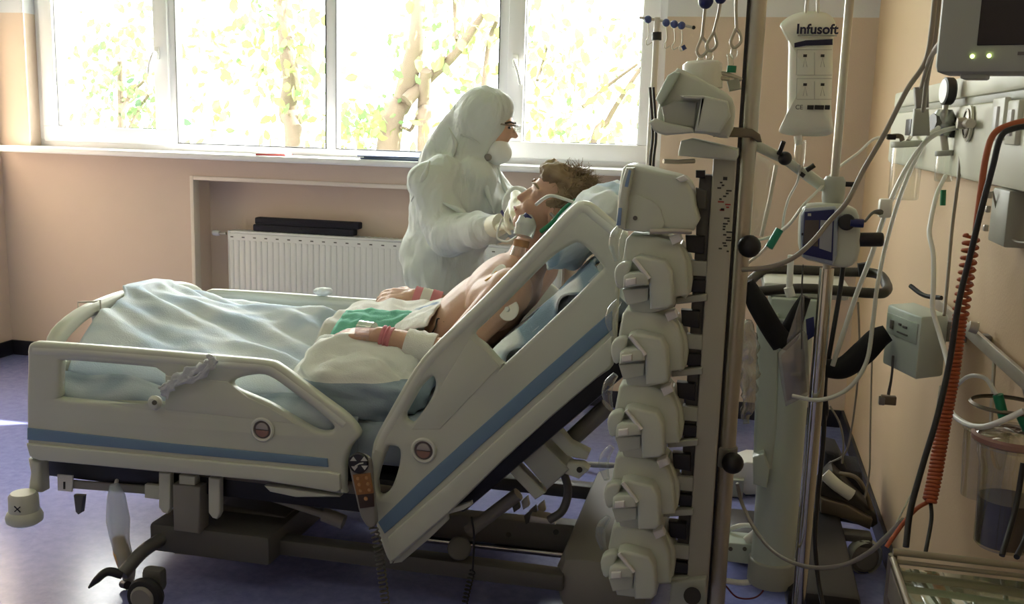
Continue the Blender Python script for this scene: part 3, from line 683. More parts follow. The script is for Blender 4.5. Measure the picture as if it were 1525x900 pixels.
def cushion(name, c, r, rot, m, amp=.02, e=.55, seed=3):
    bm = bmesh.new(); bmesh.ops.create_uvsphere(bm, u_segments=56, v_segments=36, radius=1)
    def sp(a, p): return math.copysign(abs(a)**p, a)
    R = Euler(rot).to_matrix()
    for v in bm.verts:
        p = v.co; rim = math.hypot(p.x, p.y)
        q = Vector((sp(p.x, e)*r[0], sp(p.y, e)*r[1], sp(p.z, .8)*r[2]*(1-.25*rim**3)))
        n = mnoise.noise(p*2.2+Vector((seed, 0, 0)))*amp+mnoise.noise(Vector((p.x*4, p.y*9, p.z*4+seed)))*amp*.45
        v.co = R @ (q+p*n)+Vector(c)
    return mk(name, bm, m, None, auto=180)
tag(cushion('arm_pillow', (-1.035, 2.70, .655), (.20, .15, .095), (.35, .10, .12), m_pillow, .028, .75), 'plump white and blue grey pillow wedged under the bandaged forearm', 'pillow')
tag(cushion('head_pillow', tuple(bk(.69, -.105, 2.98)), (.15, .36, .072), (0, -BA, 0), two_tone('head_pillow_print', (.66, .73, .76), (.33, .45, .56), 5, .52, .03), .02, .6, 9), 'pale blue pillow on the raised backrest behind the head', 'pillow')
def drawsheet(u, v):
    s = .02+u*.66; y = 2.545+v*.9
    d = -.012-.012*nz(s, y, 8, 1)-.018*abs(nz(s*.8, y*3, 7, 5))
    if v < .06: d += (.06-v)*1.6*(.6+.4*math.sin(s*30))
    p = bk(s, d, y); return p
tag(sheet('draw_sheet', 60, 50, drawsheet, m_draw, None, .006), 'crumpled white and blue draw sheet on the raised part of the mattress', 'sheet')

# ================================================================ hands helper
def hand(bm, wrist, d, nrm, size=1.0, curl=.35, side=1, spread=.10):
    """d: towards the fingertips, nrm: back of the hand; side=+1 puts the thumb towards nrm x d"""
    W = Vector(wrist); d = Vector(d).normalized(); nrm = Vector(nrm); nrm = (nrm-d*nrm.dot(d)).normalized(); s = nrm.cross(d).normalized()*side
    k = size
    for j, off in enumerate((.030, .010, -.010, -.029)):
        add_capsule(bm, W+d*.012*k+s*off*.6*k, .015*k, W+d*.088*k+s*off*k, .0115*k, 10)
    add_capsule(bm, W-d*.02*k, .021*k, W+d*.03*k, .019*k, 12)
    for j, (off, L) in enumerate(((.030, .072), (.010, .080), (-.010, .074), (-.029, .058))):
        p = W+d*.088*k+s*off*k; a = curl*.5; r = .0092*k
        dd = (d+s*(off/.03)*spread).normalized()
        for q, fr in enumerate((.45, .30, .25)):
            a_dir = (dd*math.cos(a)-nrm*math.sin(a)).normalized(); p2 = p+a_dir*L*fr*k
            add_capsule(bm, p, r, p2, r*.9, 10); p = p2; r *= .92; a += curl
    p = W+d*.025*k+s*.024*k; r = .012*k
    for q, (td, L) in enumerate(((d*.6+s*.75-nrm*.25, .036), (d*.85+s*.35-nrm*.35, .03), (d*.97+s*.05-nrm*.3, .024))):
        p2 = p+td.normalized()*L*k; add_capsule(bm, p, r, p2, r*.9, 10); p = p2; r *= .92

# ================================================================ patient
pat = thing('person', 'patient reclining in the hospital bed with tousled brown hair and bandaged arms', 'person', (-1.0, 3.02, .58))
HC = Vector((-.545, 2.99, 1.155)); HU = Vector((.50, .0, .866)).normalized(); HF = Vector((-.82, -.26, .45)); HF = (HF-HU*HF.dot(HU)).normalized(); HS = HU.cross(HF).normalized()
if HS.y > 0: HS = -HS           # towards the near side
def hp(f, s, u): return HC+HF*f+HS*s+HU*u
SHN, SHF = Vector((-.625, 2.79, .925)), Vector((-.635, 3.26, .93))
ELN, ELF = PY(668, 530, 2.76), PY(705, 470, 3.40)
WRN, WRF = PY(566, 500, 2.74), PY(618, 441, 3.36)
HROT = Matrix((HF, HS, HU)).transposed().to_euler()
def pat_fill(bm):
    add_ell(bm, (-1.02, 3.02, .655), (.22, .175, .10)); add_ell(bm, (-.90, 3.02, .69), (.17, .17, .095), (0, -.35, 0))
    add_ell(bm, (-.78, 3.02, .80), (.21, .185, .115), (0, -.75, 0)); add_ell(bm, (-.70, 3.02, .885), (.14, .20, .105), (0, -.8, 0))
    add_capsule(bm, (-.69, 2.87, .87), .085, SHN, .068); add_capsule(bm, (-.69, 3.17, .87), .085, SHF, .068)
    add_capsule(bm, (-.64, 3.02, .95), .07, hp(-.01, 0, -.07), .058)
    add_capsule(bm, SHN, .062, ELN, .047); add_capsule(bm, ELN, .046, ELN.lerp(WRN, .35), .045); add_capsule(bm, ELN.lerp(WRN, .35), .045, WRN, .027)
    add_capsule(bm, SHF, .062, ELF, .046); add_capsule(bm, ELF, .044, ELF.lerp(WRF, .35), .042); add_capsule(bm, ELF.lerp(WRF, .35), .042, WRF, .027)
    hand(bm, WRN, (-1, .10, -.03), (.0, -.15, 1), 1.0, .22, -1)
    hand(bm, WRF, (-1, .0, -.06), (.1, -.5, .85), 1.0, .38, -1)
    # head: skull, brow, cheeks, jaw, nose, lips, ears
    add_ell(bm, hp(-.012, 0, .03), (.098, .078, .092), HROT); add_ell(bm, hp(.028, 0, -.03), (.062, .062, .088), HROT)
    add_ell(bm, hp(.052, 0, -.088), (.034, .036, .028), HROT)
    add_capsule(bm, hp(.084, 0, .012), .009, hp(.101, 0, -.026), .0105); add_ell(bm, hp(.083, 0, -.06), (.018, .026, .014), HROT)
    for q in (-1, 1):
        add_capsule(bm, hp(.078, q*.015, .03), .012, hp(.066, q*.048, .028), .011); add_ell(bm, hp(.066, q*.034, -.03), (.024, .022, .022), HROT)
        add_ell(bm, hp(-.008, q*.076, -.008), (.020, .010, .032), HROT); add_capsule(bm, hp(-.018, q*.084, .018), .006, hp(-.02, q*.083, -.012), .005)
        add_ell(bm, hp(.071, q*.031, .008), (.011, .013, .007), HROT)
blob('body', pat_fill, m_skin, pat, .0058, 4)
# hair: cap with loose tufts
m_hair = mat('hair_brown', (.13, .083, .042), .55, col2=(.34, .25, .14), nscale=30)
def hair_fill(bm):
    add_ell(bm, hp(-.03, 0, .045), (.098, .089, .092), HROT); add_ell(bm, hp(-.055, 0, -.01), (.06, .082, .085), HROT); add_ell(bm, hp(.035, 0, .086), (.062, .066, .040), HROT); add_ell(bm, hp(-.005, 0, .02), (.05, .086, .06), HROT)
hair = blob('hair', hair_fill, m_hair, pat, .008, 2, [('CLOUDS', .03, .035)])
def tufts():
    bm = bmesh.new(); rnd = random.Random(11)
    for i in range(900):
        th = rnd.uniform(0, 2*PI); ph = rnd.uniform(.1, 1.9)
        n = Vector((math.sin(ph)*math.cos(th), math.sin(ph)*math.sin(th), math.cos(ph)))
        if n.x > .5 and n.z < .6: continue
        base = hp(-.03+n.x*.095, n.y*.086, .04+n.z*.092)
        o = (HF*n.x+HS*n.y+HU*n.z); w_ = Vector((rnd.gauss(0, .45), rnd.gauss(0, .45), rnd.gauss(.1, .45)))-HF*.25
        L = rnd.uniform(.018, .045); w_ = w_-o*w_.dot(o)*.8; t = (o*.22+w_*.95+HU*.05).normalized()
        pts = [base-o*.01, base+t*L*.45, base+t*L+w_*L*.35]
        cp = catmull(pts, 3); r0 = rnd.uniform(.0012, .0028)
        b2 = tube_bm(cp, [r0*(1-.8*k/(len(cp)-1)) for k in range(len(cp))], 4)
        me = bpy.data.meshes.new('t'); b2.to_mesh(me); b2.free(); bm.from_mesh(me); bpy.data.meshes.remove(me)
    return bm
tf = mk('hair_tufts', tufts(), m_hair, pat, auto=180); tf['kind'] = 'stuff'
for q in (-1, 1): tube('eyebrow', [hp(.092, q*.014, .034), hp(.086, q*.034, .038), hp(.07, q*.05, .032)], .0035, m_hair, pat, seg=6)
tube('mouth', [hp(.094, -.02, -.060), hp(.101, 0, -.059), hp(.094, .02, -.060)], .0032, mat('lip', (.34, .12, .10), .5), pat, seg=6)

# gown and drapes lying on the belly
def bellyz(x, y):
    c = (y-3.08)/.34; return .575+.222*max(0, 1-abs(c)**2.4)**.5*ss(-.86, -.98, x)*(1-.10*ss(-1.1, -1.25, x))
m_gown = mat('gown_grey', (.62, .61, .56), .85, bump=.2, bscale=200)
tag(sheet('gown', 40, 44, lambda u, v: Vector((-1.24+u*.33, 2.80+v*.54, bellyz(-1.22+u*.28, 2.80+v*.54)+.012+.010*nz(u*2+v, v*3, 3, 3)+.006*math.sin(u*20+v*9))), m_gown, None, .008), 'pale grey folded gown lying over the belly of the patient', 'gown')
m_gr = mat('surgical_green', (.13, .46, .33), .8, bump=.2, bscale=200)
tag(sheet('green_drape', 24, 24, lambda u, v: Vector((-1.19+u*.24+.05*v*u, 2.80+v*.15, bellyz(-1.19+u*.22, 2.80+v*.15)+.022+.008*nz(u*3, v*2, 3, 6))), m_gr, None, .006), 'mint green surgical cloth across the lap of the patient', 'cloth')
m_gz = two_tone('gauze_cloth', (.78, .79, .76), (.28, .36, .50), 6, .62, .02)
tag(sheet('gauze_pad', 24, 28, lambda u, v: Vector((-1.0+u*.115+.02*v, 2.82+v*.28, .625+.185*max(0, 1-abs((2.82+v*.28-3.04)/.30)**2.4)**.5+.045*u+.006*nz(u*2, v*4, 3, 8))), m_gz, None, .008), 'white gauze with a blue patch on the stomach of the patient', 'bandage')
# bandages, wrist bands, electrodes
def cuff(name, a, b, ra, rb, m, label, cat, amp=.003):
    a = Vector(a); b = Vector(b); pts = [a.lerp(b, k/6) for k in range(7)]
    o = tube(name, pts, [ra+(rb-ra)*k/6+amp*math.sin(k*2.6) for k in range(7)], m, None, seg=18, smooth=False)
    return tag(o, label, cat)
m_band = mat('bandage_white', (.78, .78, .72), .85, bump=.3, bscale=300); m_pink = mat('tape_pink', (.62, .22, .25), .6)
cuff('bandage', ELN.lerp(WRN, .22), ELN.lerp(WRN, .62), .053, .045, m_band, 'white elastic bandage around the near forearm by the pillow', 'bandage')
cuff('wrist_tape', WRN.lerp(ELN, .02), WRN.lerp(ELN, .17), .033, .034, m_pink, 'pink tape strip on the wrist resting on the arm pillow', 'tape')
cuff('wrist_tape', WRN+Vector((-.065, .006, .004)), WRN+Vector((-.02, .002, .004)), .036, .034, clear_mat('tape_clear', (.9, .85, .85), .2, .15), 'clear shiny tape across the hand resting on the arm pillow', 'tape', .001)
for k, (a, b, m, lb) in enumerate(((-.02, .10, m_pink, 'pink tape beside the knuckles on the far wrist'), (.10, .26, m_band, 'white band in the middle of the far wrist'), (.26, .42, m_pink, 'pink tape nearest the elbow on the far wrist'))):
    cuff('wrist_tape', WRF.lerp(ELF, a), WRF.lerp(ELF, b), .037+.004*k, .038+.004*k, m, lb, 'tape', .0012)
def electrode(p, n, name_label, tabcol=None):
    t = thing('electrode', name_label, 'electrode', p)
    lathe('pad', [(0, .004), (.03, .003), (.033, 0)], p, mat('electrode_pad', (.78, .77, .68), .6), t, n)
    lathe('stud', [(0, .011), (.007, .010), (.008, .003)], Vector(p)+Vector(n).normalized()*.001, mat('stud_amber', (.65, .36, .05), .4) if tabcol else (m_rubber if 'black' in name_label else m_tube), t, n, 12)
    return t
electrode(PY(742, 409, 2.80), (-.6, -.65, .5), 'white electrode pad with an amber clip high on the chest', True)
electrode(PY(757, 461, 2.735), (-.25, -1, .25), 'round pale electrode pad on the near upper arm')
e = electrode(PY(662, 482, 2.88), (-.4, -.7, .6), 'small electrode with a black clip low on the chest')
tube('lead', [PY(662, 480, 2.86), PY(652, 475, 2.88), PY(648, 488, 2.86), PY(641, 500, 2.86)], .0025, m_black, e)
tag(tube('amber_clip_lead', [PY(722, 418, 2.79), PY(735, 412, 2.785), PY(747, 408, 2.785)], [.002, .006, .004], mat('stud_amber', (.65, .36, .05), .4)), 'amber lead clip across the chest electrode', 'clip')

# breathing mask, filter, strap and tubes at the face
br = thing('breathing_filter', 'clear breathing filter with an amber band held at the mouth of the patient', 'breathing filter', hp(.1, 0, -.1))
pF = [PY(783, 322, 2.90), PY(783, 335, 2.89), PY(779, 352, 2.88), PY(774, 366, 2.87), PY(772, 378, 2.86)]
tube('filter_body', pF[:3], [.02, .032, .030], mat('filter_plastic', (.66, .70, .66), .25, trans=.3), br, seg=18)
tube('amber_band', [PY(777, 358, 2.879), PY(775, 368, 2.875)], .024, mat('amber_band', (.42, .21, .09), .4), br, seg=18, smooth=False)
tube('connector', [PY(774, 368, 2.87), PY(771, 382, 2.865)], [.02, .024], m_clear, br, seg=16, smooth=False)
tube('sample_line', [PY(748, 325, 2.88), PY(741, 345, 2.87), PY(742, 356, 2.87), PY(756, 360, 2.87), PY(770, 352, 2.87)], .003, m_tubew, br)
tube('elbow', [PY(788, 322, 2.89), PY(783, 328, 2.885), PY(782, 336, 2.885)], .016, m_navy, br)
hs = thing('head_strap', 'green head strap and grey air hose running over the pillow beside the hair', 'strap', PY(835, 318, 2.82))
tube('green_strap', [PY(806, 345, 2.86), PY(822, 332, 2.84), PY(840, 312, 2.83), PY(858, 298, 2.83)], [(.007, .004)]*1 and .007, m_green, hs)
tube('air_hose', [PY(798, 305, 2.87), PY(818, 292, 2.85), PY(842, 297, 2.83), PY(870, 308, 2.80), PY(890, 312, 2.78)], .005, m_tube, hs)
tube('grey_strap', [PY(805, 355, 2.86), PY(818, 340, 2.85), PY(826, 326, 2.85), PY(820, 318, 2.86)], .005, m_chmid, hs)

# ================================================================ clinician in white coverall
doc = thing('person', 'clinician in a white hooded coverall and mask leaning over the patient', 'person', (-1.12, 4.0, 0))
D = lambda x, y, Y=4.0: PY(x, y, Y)
HD = D(718, 186)
def doc_fill(bm):
    # legs and pelvis
    for s in (-1, 1):
        add_capsule(bm, (-1.18, 4.0+s*.11, .82), .135, (-1.17, 4.0+s*.11, .45), .10); add_capsule(bm, (-1.17, 4.0+s*.11, .45), .10, (-1.18, 4.0+s*.11, .10), .075)
        add_capsule(bm, (-1.20, 4.0+s*.11, .06), .058, (-1.02, 4.0+s*.12, .05), .05)
    add_ell(bm, (-1.18, 4.0, .86), (.17, .235, .20)); add_ell(bm, (-1.15, 4.0, 1.0), (.185, .235, .20)); add_ell(bm, (-1.13, 4.0, 1.10), (.19, .235, .16))
    add_capsule(bm, D(662, 262, 3.84), .085, D(662, 262, 4.16), .085); add_capsule(bm, D(708, 268, 3.90), .09, D(708, 268, 4.10), .09)
    # near arm: shoulder, elbow, forearm towards the patient
    sh, el, wr = D(642, 275, 3.80), D(668, 350, 3.74), D(735, 338, 3.46)
    add_capsule(bm, sh, .095, el, .088); add_capsule(bm, el, .086, el.lerp(wr, .6), .066); add_capsule(bm, el.lerp(wr, .6), .066, wr, .05)
    sh2, el2, wr2 = D(720, 272, 4.16), D(775, 330, 3.95), D(772, 300, 3.27)
    add_capsule(bm, sh2, .09, el2, .07); add_capsule(bm, el2, .07, wr2, .045)
    # hood and its collar drape
    add_ell(bm, HD+Vector((-.004, 0, .018)), (.118, .112, .140), (0, .30, 0)); add_ell(bm, HD+Vector((.040, 0, .062)), (.085, .095, .075), (0, .35, 0)); add_ell(bm, HD+Vector((-.02, 0, -.06)), (.11, .105, .12), (0, .5, 0))
    for s in (-1, 1): add_capsule(bm, HD+Vector((.052, s*.062, .03)), .040, HD+Vector((.030, s*.058, -.085)), .042)
    add_capsule(bm, HD+Vector((-.03, 0, -.06)), .100, D(692, 250), .115); add_capsule(bm, D(700, 238), .09, D(672, 250), .10)
    add_capsule(bm, D(684, 172), .045, D(650, 244), .075); add_capsule(bm, HD+Vector((.03, 0, -.10)), .05, D(716, 258), .085)
suit = blob('coverall', doc_fill, m_suit, doc, .0105, 5, [('CLOUDS', .16, .045), ('STUCCI', .09, .016)])
# sleeve folds at the elbow and creases of the hood
for pts, r in (([(655, 300, 3.70), (690, 318, 3.68), (700, 345, 3.66)], .014), ([(648, 330, 3.66), (672, 345, 3.65), (690, 372, 3.66)], .013), ([(700, 342, 3.62), (714, 352, 3.60), (716, 368, 3.6)], .012),
               ([(668, 190, 3.90), (678, 215, 3.89), (672, 240, 3.88)], .010), ([(640, 240, 3.76), (632, 262, 3.72), (612, 300, 3.74)], .012), ([(718, 250, 3.90), (724, 280, 3.86), (736, 318, 3.84)], .012), ([(742, 250, 3.90), (752, 280, 3.86), (765, 305, 3.84)], .010)):
    tube('fold', [D(*p) for p in pts], [.003, r, .003], m_suit, suit, seg=10)
# face between hood and mask
fc = HD+Vector((.046, 0, -.012))
def dface(bm):
    add_ell(bm, fc, (.082, .072, .100), (0, .25, 0)); add_capsule(bm, fc+Vector((.074, 0, .0)), .011, fc+Vector((.092, 0, -.028)), .013)
    for s in (-1, 1): add_capsule(bm, fc+Vector((.078, s*.02, .022)), .010, fc+Vector((.05, s*.055, .024)), .010)
blob('face', dface, m_skin, doc, .007, 3)
for s in (-1, 1):
    ball('eye', fc+Vector((.074, s*.030, .004)), .011, mat('eye_dark', (.03, .02, .015), .3), doc, (.6, 1, .5), 12)
    tube('eyebrow', [fc+Vector((.088, s*.014, .022)), fc+Vector((.080, s*.038, .026)), fc+Vector((.062, s*.058, .020))], .004, mat('brow_dark', (.03, .02, .014), .6), doc, seg=6)
gl = tube('glasses', [fc+Vector((.02, -.085, .020)), fc+Vector((.078, -.062, .014)), fc+Vector((.102, -.02, .012)), fc+Vector((.102, .03, .012))], .003, m_dsteel, doc, seg=6)
for s in (-1, 1): box('lens', (.003, .046, .032), fc+Vector((.096, s*.03, .0)), m_clear, gl, .001, (0, .2, -s*.35))
mk_c = D(741, 226, 3.955)
def mask_fill(bm): add_ell(bm, mk_c+Vector((-.008, .035, .0)), (.052, .07, .056), (0, .3, 0)); add_ell(bm, mk_c+Vector((.012, .03, -.006)), (.04, .045, .042), (0, .2, 0))
mask = blob('respirator_mask', mask_fill, mat('mask_white', (.72, .74, .72), .8), doc, .006, 3)
cyl('exhale_valve', mk_c+Vector((-.028, -.022, -.022)), mk_c+Vector((-.034, -.038, -.024)), .014, m_chmid, mask, bevel=.003)
tube('mask_strap', [mk_c+Vector((-.04, -.015, .0)), HD+Vector((.0, -.105, -.06)), HD+Vector((-.06, -.105, -.04))], .003, m_suit, mask, seg=6)
# gloved hands at the head of the patient
def glove_fill(bm): hand(bm, D(742, 337, 3.40), (.55, -.75, .22), (-.3, -.35, .9), 1.02, .45, 1)
def glove_fill2(bm): hand(bm, D(770, 296, 3.22), (.30, -.80, -.25), (-.55, -.1, .8), 1.05, .45, -1)
blob('glove', glove_fill, m_latex, doc, .0058, 3); blob('glove', glove_fill2, m_latex, doc, .0058, 3)
tube('glove_cuff', [D(722, 344, 3.55), D(748, 333, 3.36)], [.046, .036], m_latex, doc, seg=16, smooth=False)
tag(tube('blue_cuff_strap', [D(749, 314, 3.33), D(755, 325, 3.32), D(753, 340, 3.33)], .011, mat('cuff_blue', (.01, .012, .09), .5)), 'dark blue strap by the gloved wrist of the clinician', 'strap')
# ================================================================ radiator and things by the window wall
rad = thing('radiator', 'white ribbed panel radiator standing in the wall niche under the window', 'radiator', (-1.9, 5.0, .12))
RX0, RX1, RY, RZ0, RZ1 = -2.70, -.85, 4.985, .16, .782
m_rad = mat('radiator_enamel', (.74, .76, .75), .35)
box2('front_panel', (RX0, RY, RZ0), (RX1, RY+.018, RZ1-.012), m_rad, rad, .006)
box2('back_panel', (RX0, RY+.055, RZ0), (RX1, RY+.07, RZ1-.012), m_rad, rad, .005)
for x in (RX0, RX1-.012): box2('side_cover', (x, RY, RZ0+.01), (x+.012, RY+.075, RZ1), m_rad, rad, .003)
n = int((RX1-RX0)/.0333)
for i in range(n):
    x = RX0+.025+i*.0333
    box2('panel_rib', (x-.010, RY-.0016, RZ0+.04), (x+.010, RY+.004, RZ1-.05), m_rad, rad, .0015)
    if i % 2 == 0: box2('grille_slot', (x-.008, RY-.0015, RZ1-.036), (x+.008, RY+.004, RZ1-.030), m_chassis, rad, 0)
box2('top_grille', (RX0+.012, RY+.002, RZ1-.012), (RX1-.012, RY+.072, RZ1), m_rad, rad, .003)
for i in range(60):
    x = RX0+.03+i*.0303; box2('grille_bar', (x, RY+.008, RZ1-.002), (x+.014, RY+.066, RZ1+.002), m_rad, rad, 0)
for x in (RX0+.15, RX1-.15): box2('foot_bracket', (x, RY+.02, 0), (x+.03, RY+.055, RZ0), m_rad, rad, .003)
vp = PY(322, 347, RY+.03); cyl('valve', vp, vp+Vector((.06, 0, 0)), .008, m_steel, rad); lathe('valve_knob', [(0, -.02), (.014, -.018), (.017, 0), (.014, .018), (0, .02)], vp, m_white, rad, (1, 0, 0), 16)
bb = thing('folded_mat', 'black folded foam mat lying on top of the radiator', 'mat', (-2.3, 5.02, RZ1+.002))
a0, a1 = PY(377, 330, 5.0).x, PY(527, 340, 5.0).x
box2('mat_layer', (a0, 4.992, RZ1+.003), (a1, 5.055, RZ1+.041), m_dark, bb, .008); box2('mat_layer', (a0+.01, 4.995, RZ1+.041), (a1+.03, 5.052, RZ1+.078), m_dark, bb, .008)
sw = PX(16, 285, XL+.01); t = thing('wall_switch', 'small white switch on the wall beside the window corner', 'switch', (XL+.01, 4.85, sw.z))
box('switch_plate', (.012, .05, .09), (XL+.006, 4.86, 1.03), m_white, t); box('switch_rocker', (.008, .03, .05), (XL+.014, 4.86, 1.03), m_white, t)
# things lying on the sill
t = thing('paper_stack', 'dark blue printed papers lying on the window sill behind the clinician', 'papers', (-1.65, 4.9, 1.2))
for i, (dx, rz) in enumerate(((0, .02), (.02, -.05), (-.015, .07))): box('sheet', (.42, .15, .006), (-1.66+dx, 4.885, 1.2045+i*.0065), mat('paper_blue%d' % (i % 2), ((.10, .14, .26), (.20, .24, .34))[i % 2], .6), t, .001, (0, 0, rz))
t = thing('red_folder', 'small red folder lying on the window sill', 'folder', (-2.37, 4.88, 1.2)); box('cover', (.16, .11, .008), (-2.36, 4.86, 1.2045), mat('folder_red', (.55, .10, .10), .5), t, .002, (0, 0, .1)); box('pages', (.15, .10, .005), (-2.36, 4.86, 1.2115), m_white, t, .001, (0, 0, .12))
pz = PY(480, 437, BF-.03); tag(blob('tissue_wad', lambda bm: (add_ell(bm, pz+Vector((0, 0, .006)), (.035, .022, .016)), add_ell(bm, pz+Vector((.02, 0, .01)), (.02, .018, .014))), m_sheet, None, .004, 2, [('CLOUDS', .015, .012)]), 'crumpled white tissue lying on the far side rail', 'tissue')
# tied cloth tape and wire hook on the near rail and foot board
t = thing('cloth_tape', 'white cloth tape knotted around the foot end side rail', 'tape', PY(275, 560, 2.49))
ribbon('strip', [PY(318, 532, 2.472), PY(308, 546, 2.470), PY(280, 556, 2.474), PY(256, 572, 2.478), PY(243, 590, 2.486)], .030, m_sheet, t, .006); ribbon('strip', [PY(322, 534, 2.476), PY(296, 562, 2.474), PY(262, 570, 2.480), PY(238, 580, 2.486)], .018, m_sheet, t, .005)
lathe('knot', [(0, .016), (.015, .013), (.022, .002), (.018, -.01), (0, -.012)], PY(231, 600, 2.485), m_bedl, t, (0, -1, 0), 16)
cyl('knot_hole', PY(230, 600, 2.472), PY(230, 600, 2.467), .007, m_chassis, t)
tag(tube('wire_hook', [Vector((-2.018, 2.76, .78)), Vector((-2.018, 2.76, .803)), Vector((-1.968, 2.77, .806)), Vector((-1.966, 2.80, .808)), Vector((-1.966, 2.80, .77))], .003, m_steel, smooth=False), 'thin wire hook over the top of the foot board', 'hook')
# drainage bag
m_bag = mat('bag_film', (.62, .72, .76), .25, alpha=.5)
db = thing('drainage_bag', 'clear urine drainage bag with amber liquid hanging below the foot end', 'drainage bag', PY(190, 860, 2.5))
tube('bag_film', [PY(170, 722, 2.5), PY(173, 740, 2.5), PY(176, 775, 2.5), PY(180, 810, 2.5), PY(190, 850, 2.5), PY(193, 872, 2.5)], [(.014, .006), (.03, .012)] and [.013, .026, .034, .026, .024, .012], m_bag, db, seg=14, flat=(0, 1, 0))
tube('liquid', [PY(176, 800, 2.5), PY(181, 822, 2.5), PY(190, 850, 2.5), PY(193, 868, 2.5)], [.016, .0245, .023, .011], mat('urine', (.62, .38, .10), .3), db, seg=12)
tube('bag_strap', [PY(174, 716, 2.54), PY(171, 728, 2.5)], .006, m_tubew, db, smooth=False); tube('outlet', [PY(193, 868, 2.5), PY(196, 900, 2.49), PY(194, 960, 2.48)], .012, m_tube, db)
cyl('outlet_clamp', PY(183, 870, 2.49), PY(190, 872, 2.47), .012, m_black, db)

# ================================================================ infusion tower
tw = thing('infusion_tower', 'docking column on a steel pole carrying a stack of infusion pumps', 'infusion stand', (0.0, 2.36, 0))
m_board = mat('docking_board', (.44, .43, .36), .45, noise=.06, nscale=5)
xb0, xb1 = PY(1058, 300, 2.26).x, PY(1093, 300, 2.26).x
box2('docking_board', (xb0, 2.26, .33), (xb1, 2.34, 1.36), m_board, tw, .006)
box2('board_gap_shade', (xb0-.028, 2.275, .36), (xb0, 2.33, 1.30), m_chassis, tw, .003)  # dark colour paints the shade in the gap between pumps and column
pix_plate('board_cap', [(1010, 226), (1014, 210), (1030, 206), (1100, 222), (1100, 232), (1096, 240), (1010, 232)], [], 2.23, .13, m_pump, tw, .005, raw=True)
pix_plate('board_foot', [(1000, 868), (1052, 862), (1052, 905), (996, 905)], [], 2.24, .12, m_pumpd, tw, .005, raw=True)
cyl('foot_cap', PY(1031, 888, 2.235), PY(1031, 888, 2.22), .02, m_black, tw)
# arrows and scale marks printed on the board
m_ink = mat('ink_black', (.03, .03, .03), .6); m_inkr = mat('ink_red', (.35, .06, .05), .6)
rp = random.Random(4)
for (px, py, wd, ht, m) in [(1080, 266, 6, 5, m_ink), (1076, 312, 5, 3, m_ink)]+[(1073+rp.uniform(-3, 14), 272+i*4.1, rp.uniform(3, 9), 2.2, m_inkr if 6 < i < 13 else m_ink) for i in range(26) if i not in (11, 12)]:
    p = PY(px, py, 2.2595); box('printed_mark', (wd*.0015, .0012, ht*.0015), p, m, tw, 0)
# pole: extruded profile with a dark groove
px0 = PY(1124, 60, 2.36).x
cyl('pole', (px0, 2.37, .06), (px0, 2.37, 2.05), .021, m_steel, tw, seg=24)
box2('pole_groove', (px0-.022, 2.352, .08), (px0-.016, 2.36, 2.03), m_black, tw, 0)
for a, b in ((1075, 660), (1100, 600)): pass
pc = PY(1085, 664, 2.37); cyl('pole_collar', (px0, 2.37, pc.z-.05), (px0, 2.37, pc.z), .026, m_chmid, tw, bevel=.004)
for (a, b) in ((1116, 367), (1091, 690)):
    c = PY(a, b, 2.32); ball('clamp_knob', c, .026, m_black, tw, (1, .8, 1)); cyl('knob_stem', c, Vector((px0, 2.37, c.z)), .008, m_black, tw)
for k in range(5):
    a = 2*PI*k/5+.93; tube('base_leg', [(px0, 2.37, .10), (px0+.12*math.cos(a), 2.37+.12*math.sin(a), .09), (px0+.30*math.cos(a), 2.37+.30*math.sin(a), .065)], .018, m_chmid, tw)
    lathe('base_caster', [(0, -.014), (.026, -.014), (.031, 0), (.026, .014), (0, .014)], (px0+.30*math.cos(a), 2.37+.30*math.sin(a), .032), m_rubber, tw, (-math.sin(a), math.cos(a), 0), 16)
pix_plate('column_bracket', [(1060, 192), (1082, 188), (1120, 192), (1132, 200), (1135, 212), (1128, 212), (1118, 205), (1062, 204)], [], 2.31, .05, m_dsteel, tw, .004, raw=True)
pix_plate('rod_clamp', [(1082, 120), (1100, 116), (1104, 132), (1086, 136)], [], 2.32, .04, m_pumpd, tw, .004, raw=True)
tube('loop_handle', [PY(1103, 118, 2.34), PY(1080, 110, 2.30), PY(1055, 108, 2.27), PY(1056, 114, 2.27), PY(1085, 118, 2.30)], .005, m_steel, tw)
# long drip hooks over the top pump
for (a, b, c_) in (((1052, -30), (1044, 58), 1038), ((1074, -30), (1062, 50), 1052), ((1098, -30), (1095, 45), 1088)):
    t_ = thing('drip_hook', {1038: 'steel drip hook with the largest blue ball above the uppermost pump', 1052: 'steel drip hook with a smaller blue ball above the uppermost pump', 1088: 'plain steel drip hook without a ball beside the pump pole'}[c_], 'hook', PY(*b, 2.3), 'steel drip hooks above the pump tower')
    tube('hook_rod', [PY(a[0], a[1], 2.3), PY(a[0]-2, 10, 2.3), PY(b[0]+2, b[1]-6, 2.3), PY(b[0], b[1], 2.3), PY(c_, b[1]+18, 2.29), PY(c_+6, b[1]+26, 2.29), PY(c_+15, b[1]+18, 2.29), PY(c_+14, b[1]+6, 2.30), PY(b[0]+2, b[1]-2, 2.3)], .0035, m_steel, t_, seg=8, n=5)
    if c_ != 1088: ball('ball_end', PY(a[0]-1, 2 if c_ == 1038 else -3, 2.3), .0165 if c_ == 1038 else .013, m_navy, t_)
    ball('clear_tip', PY(c_+5, b[1]+34, 2.29), .008, m_clear, t_, (1, 1, 1.6))
def pumpbody(name, label, cat, group=None): return thing(name, label, cat, PY(970, 575, 2.25), group)
PG = 'syringe pumps stacked on the docking column'
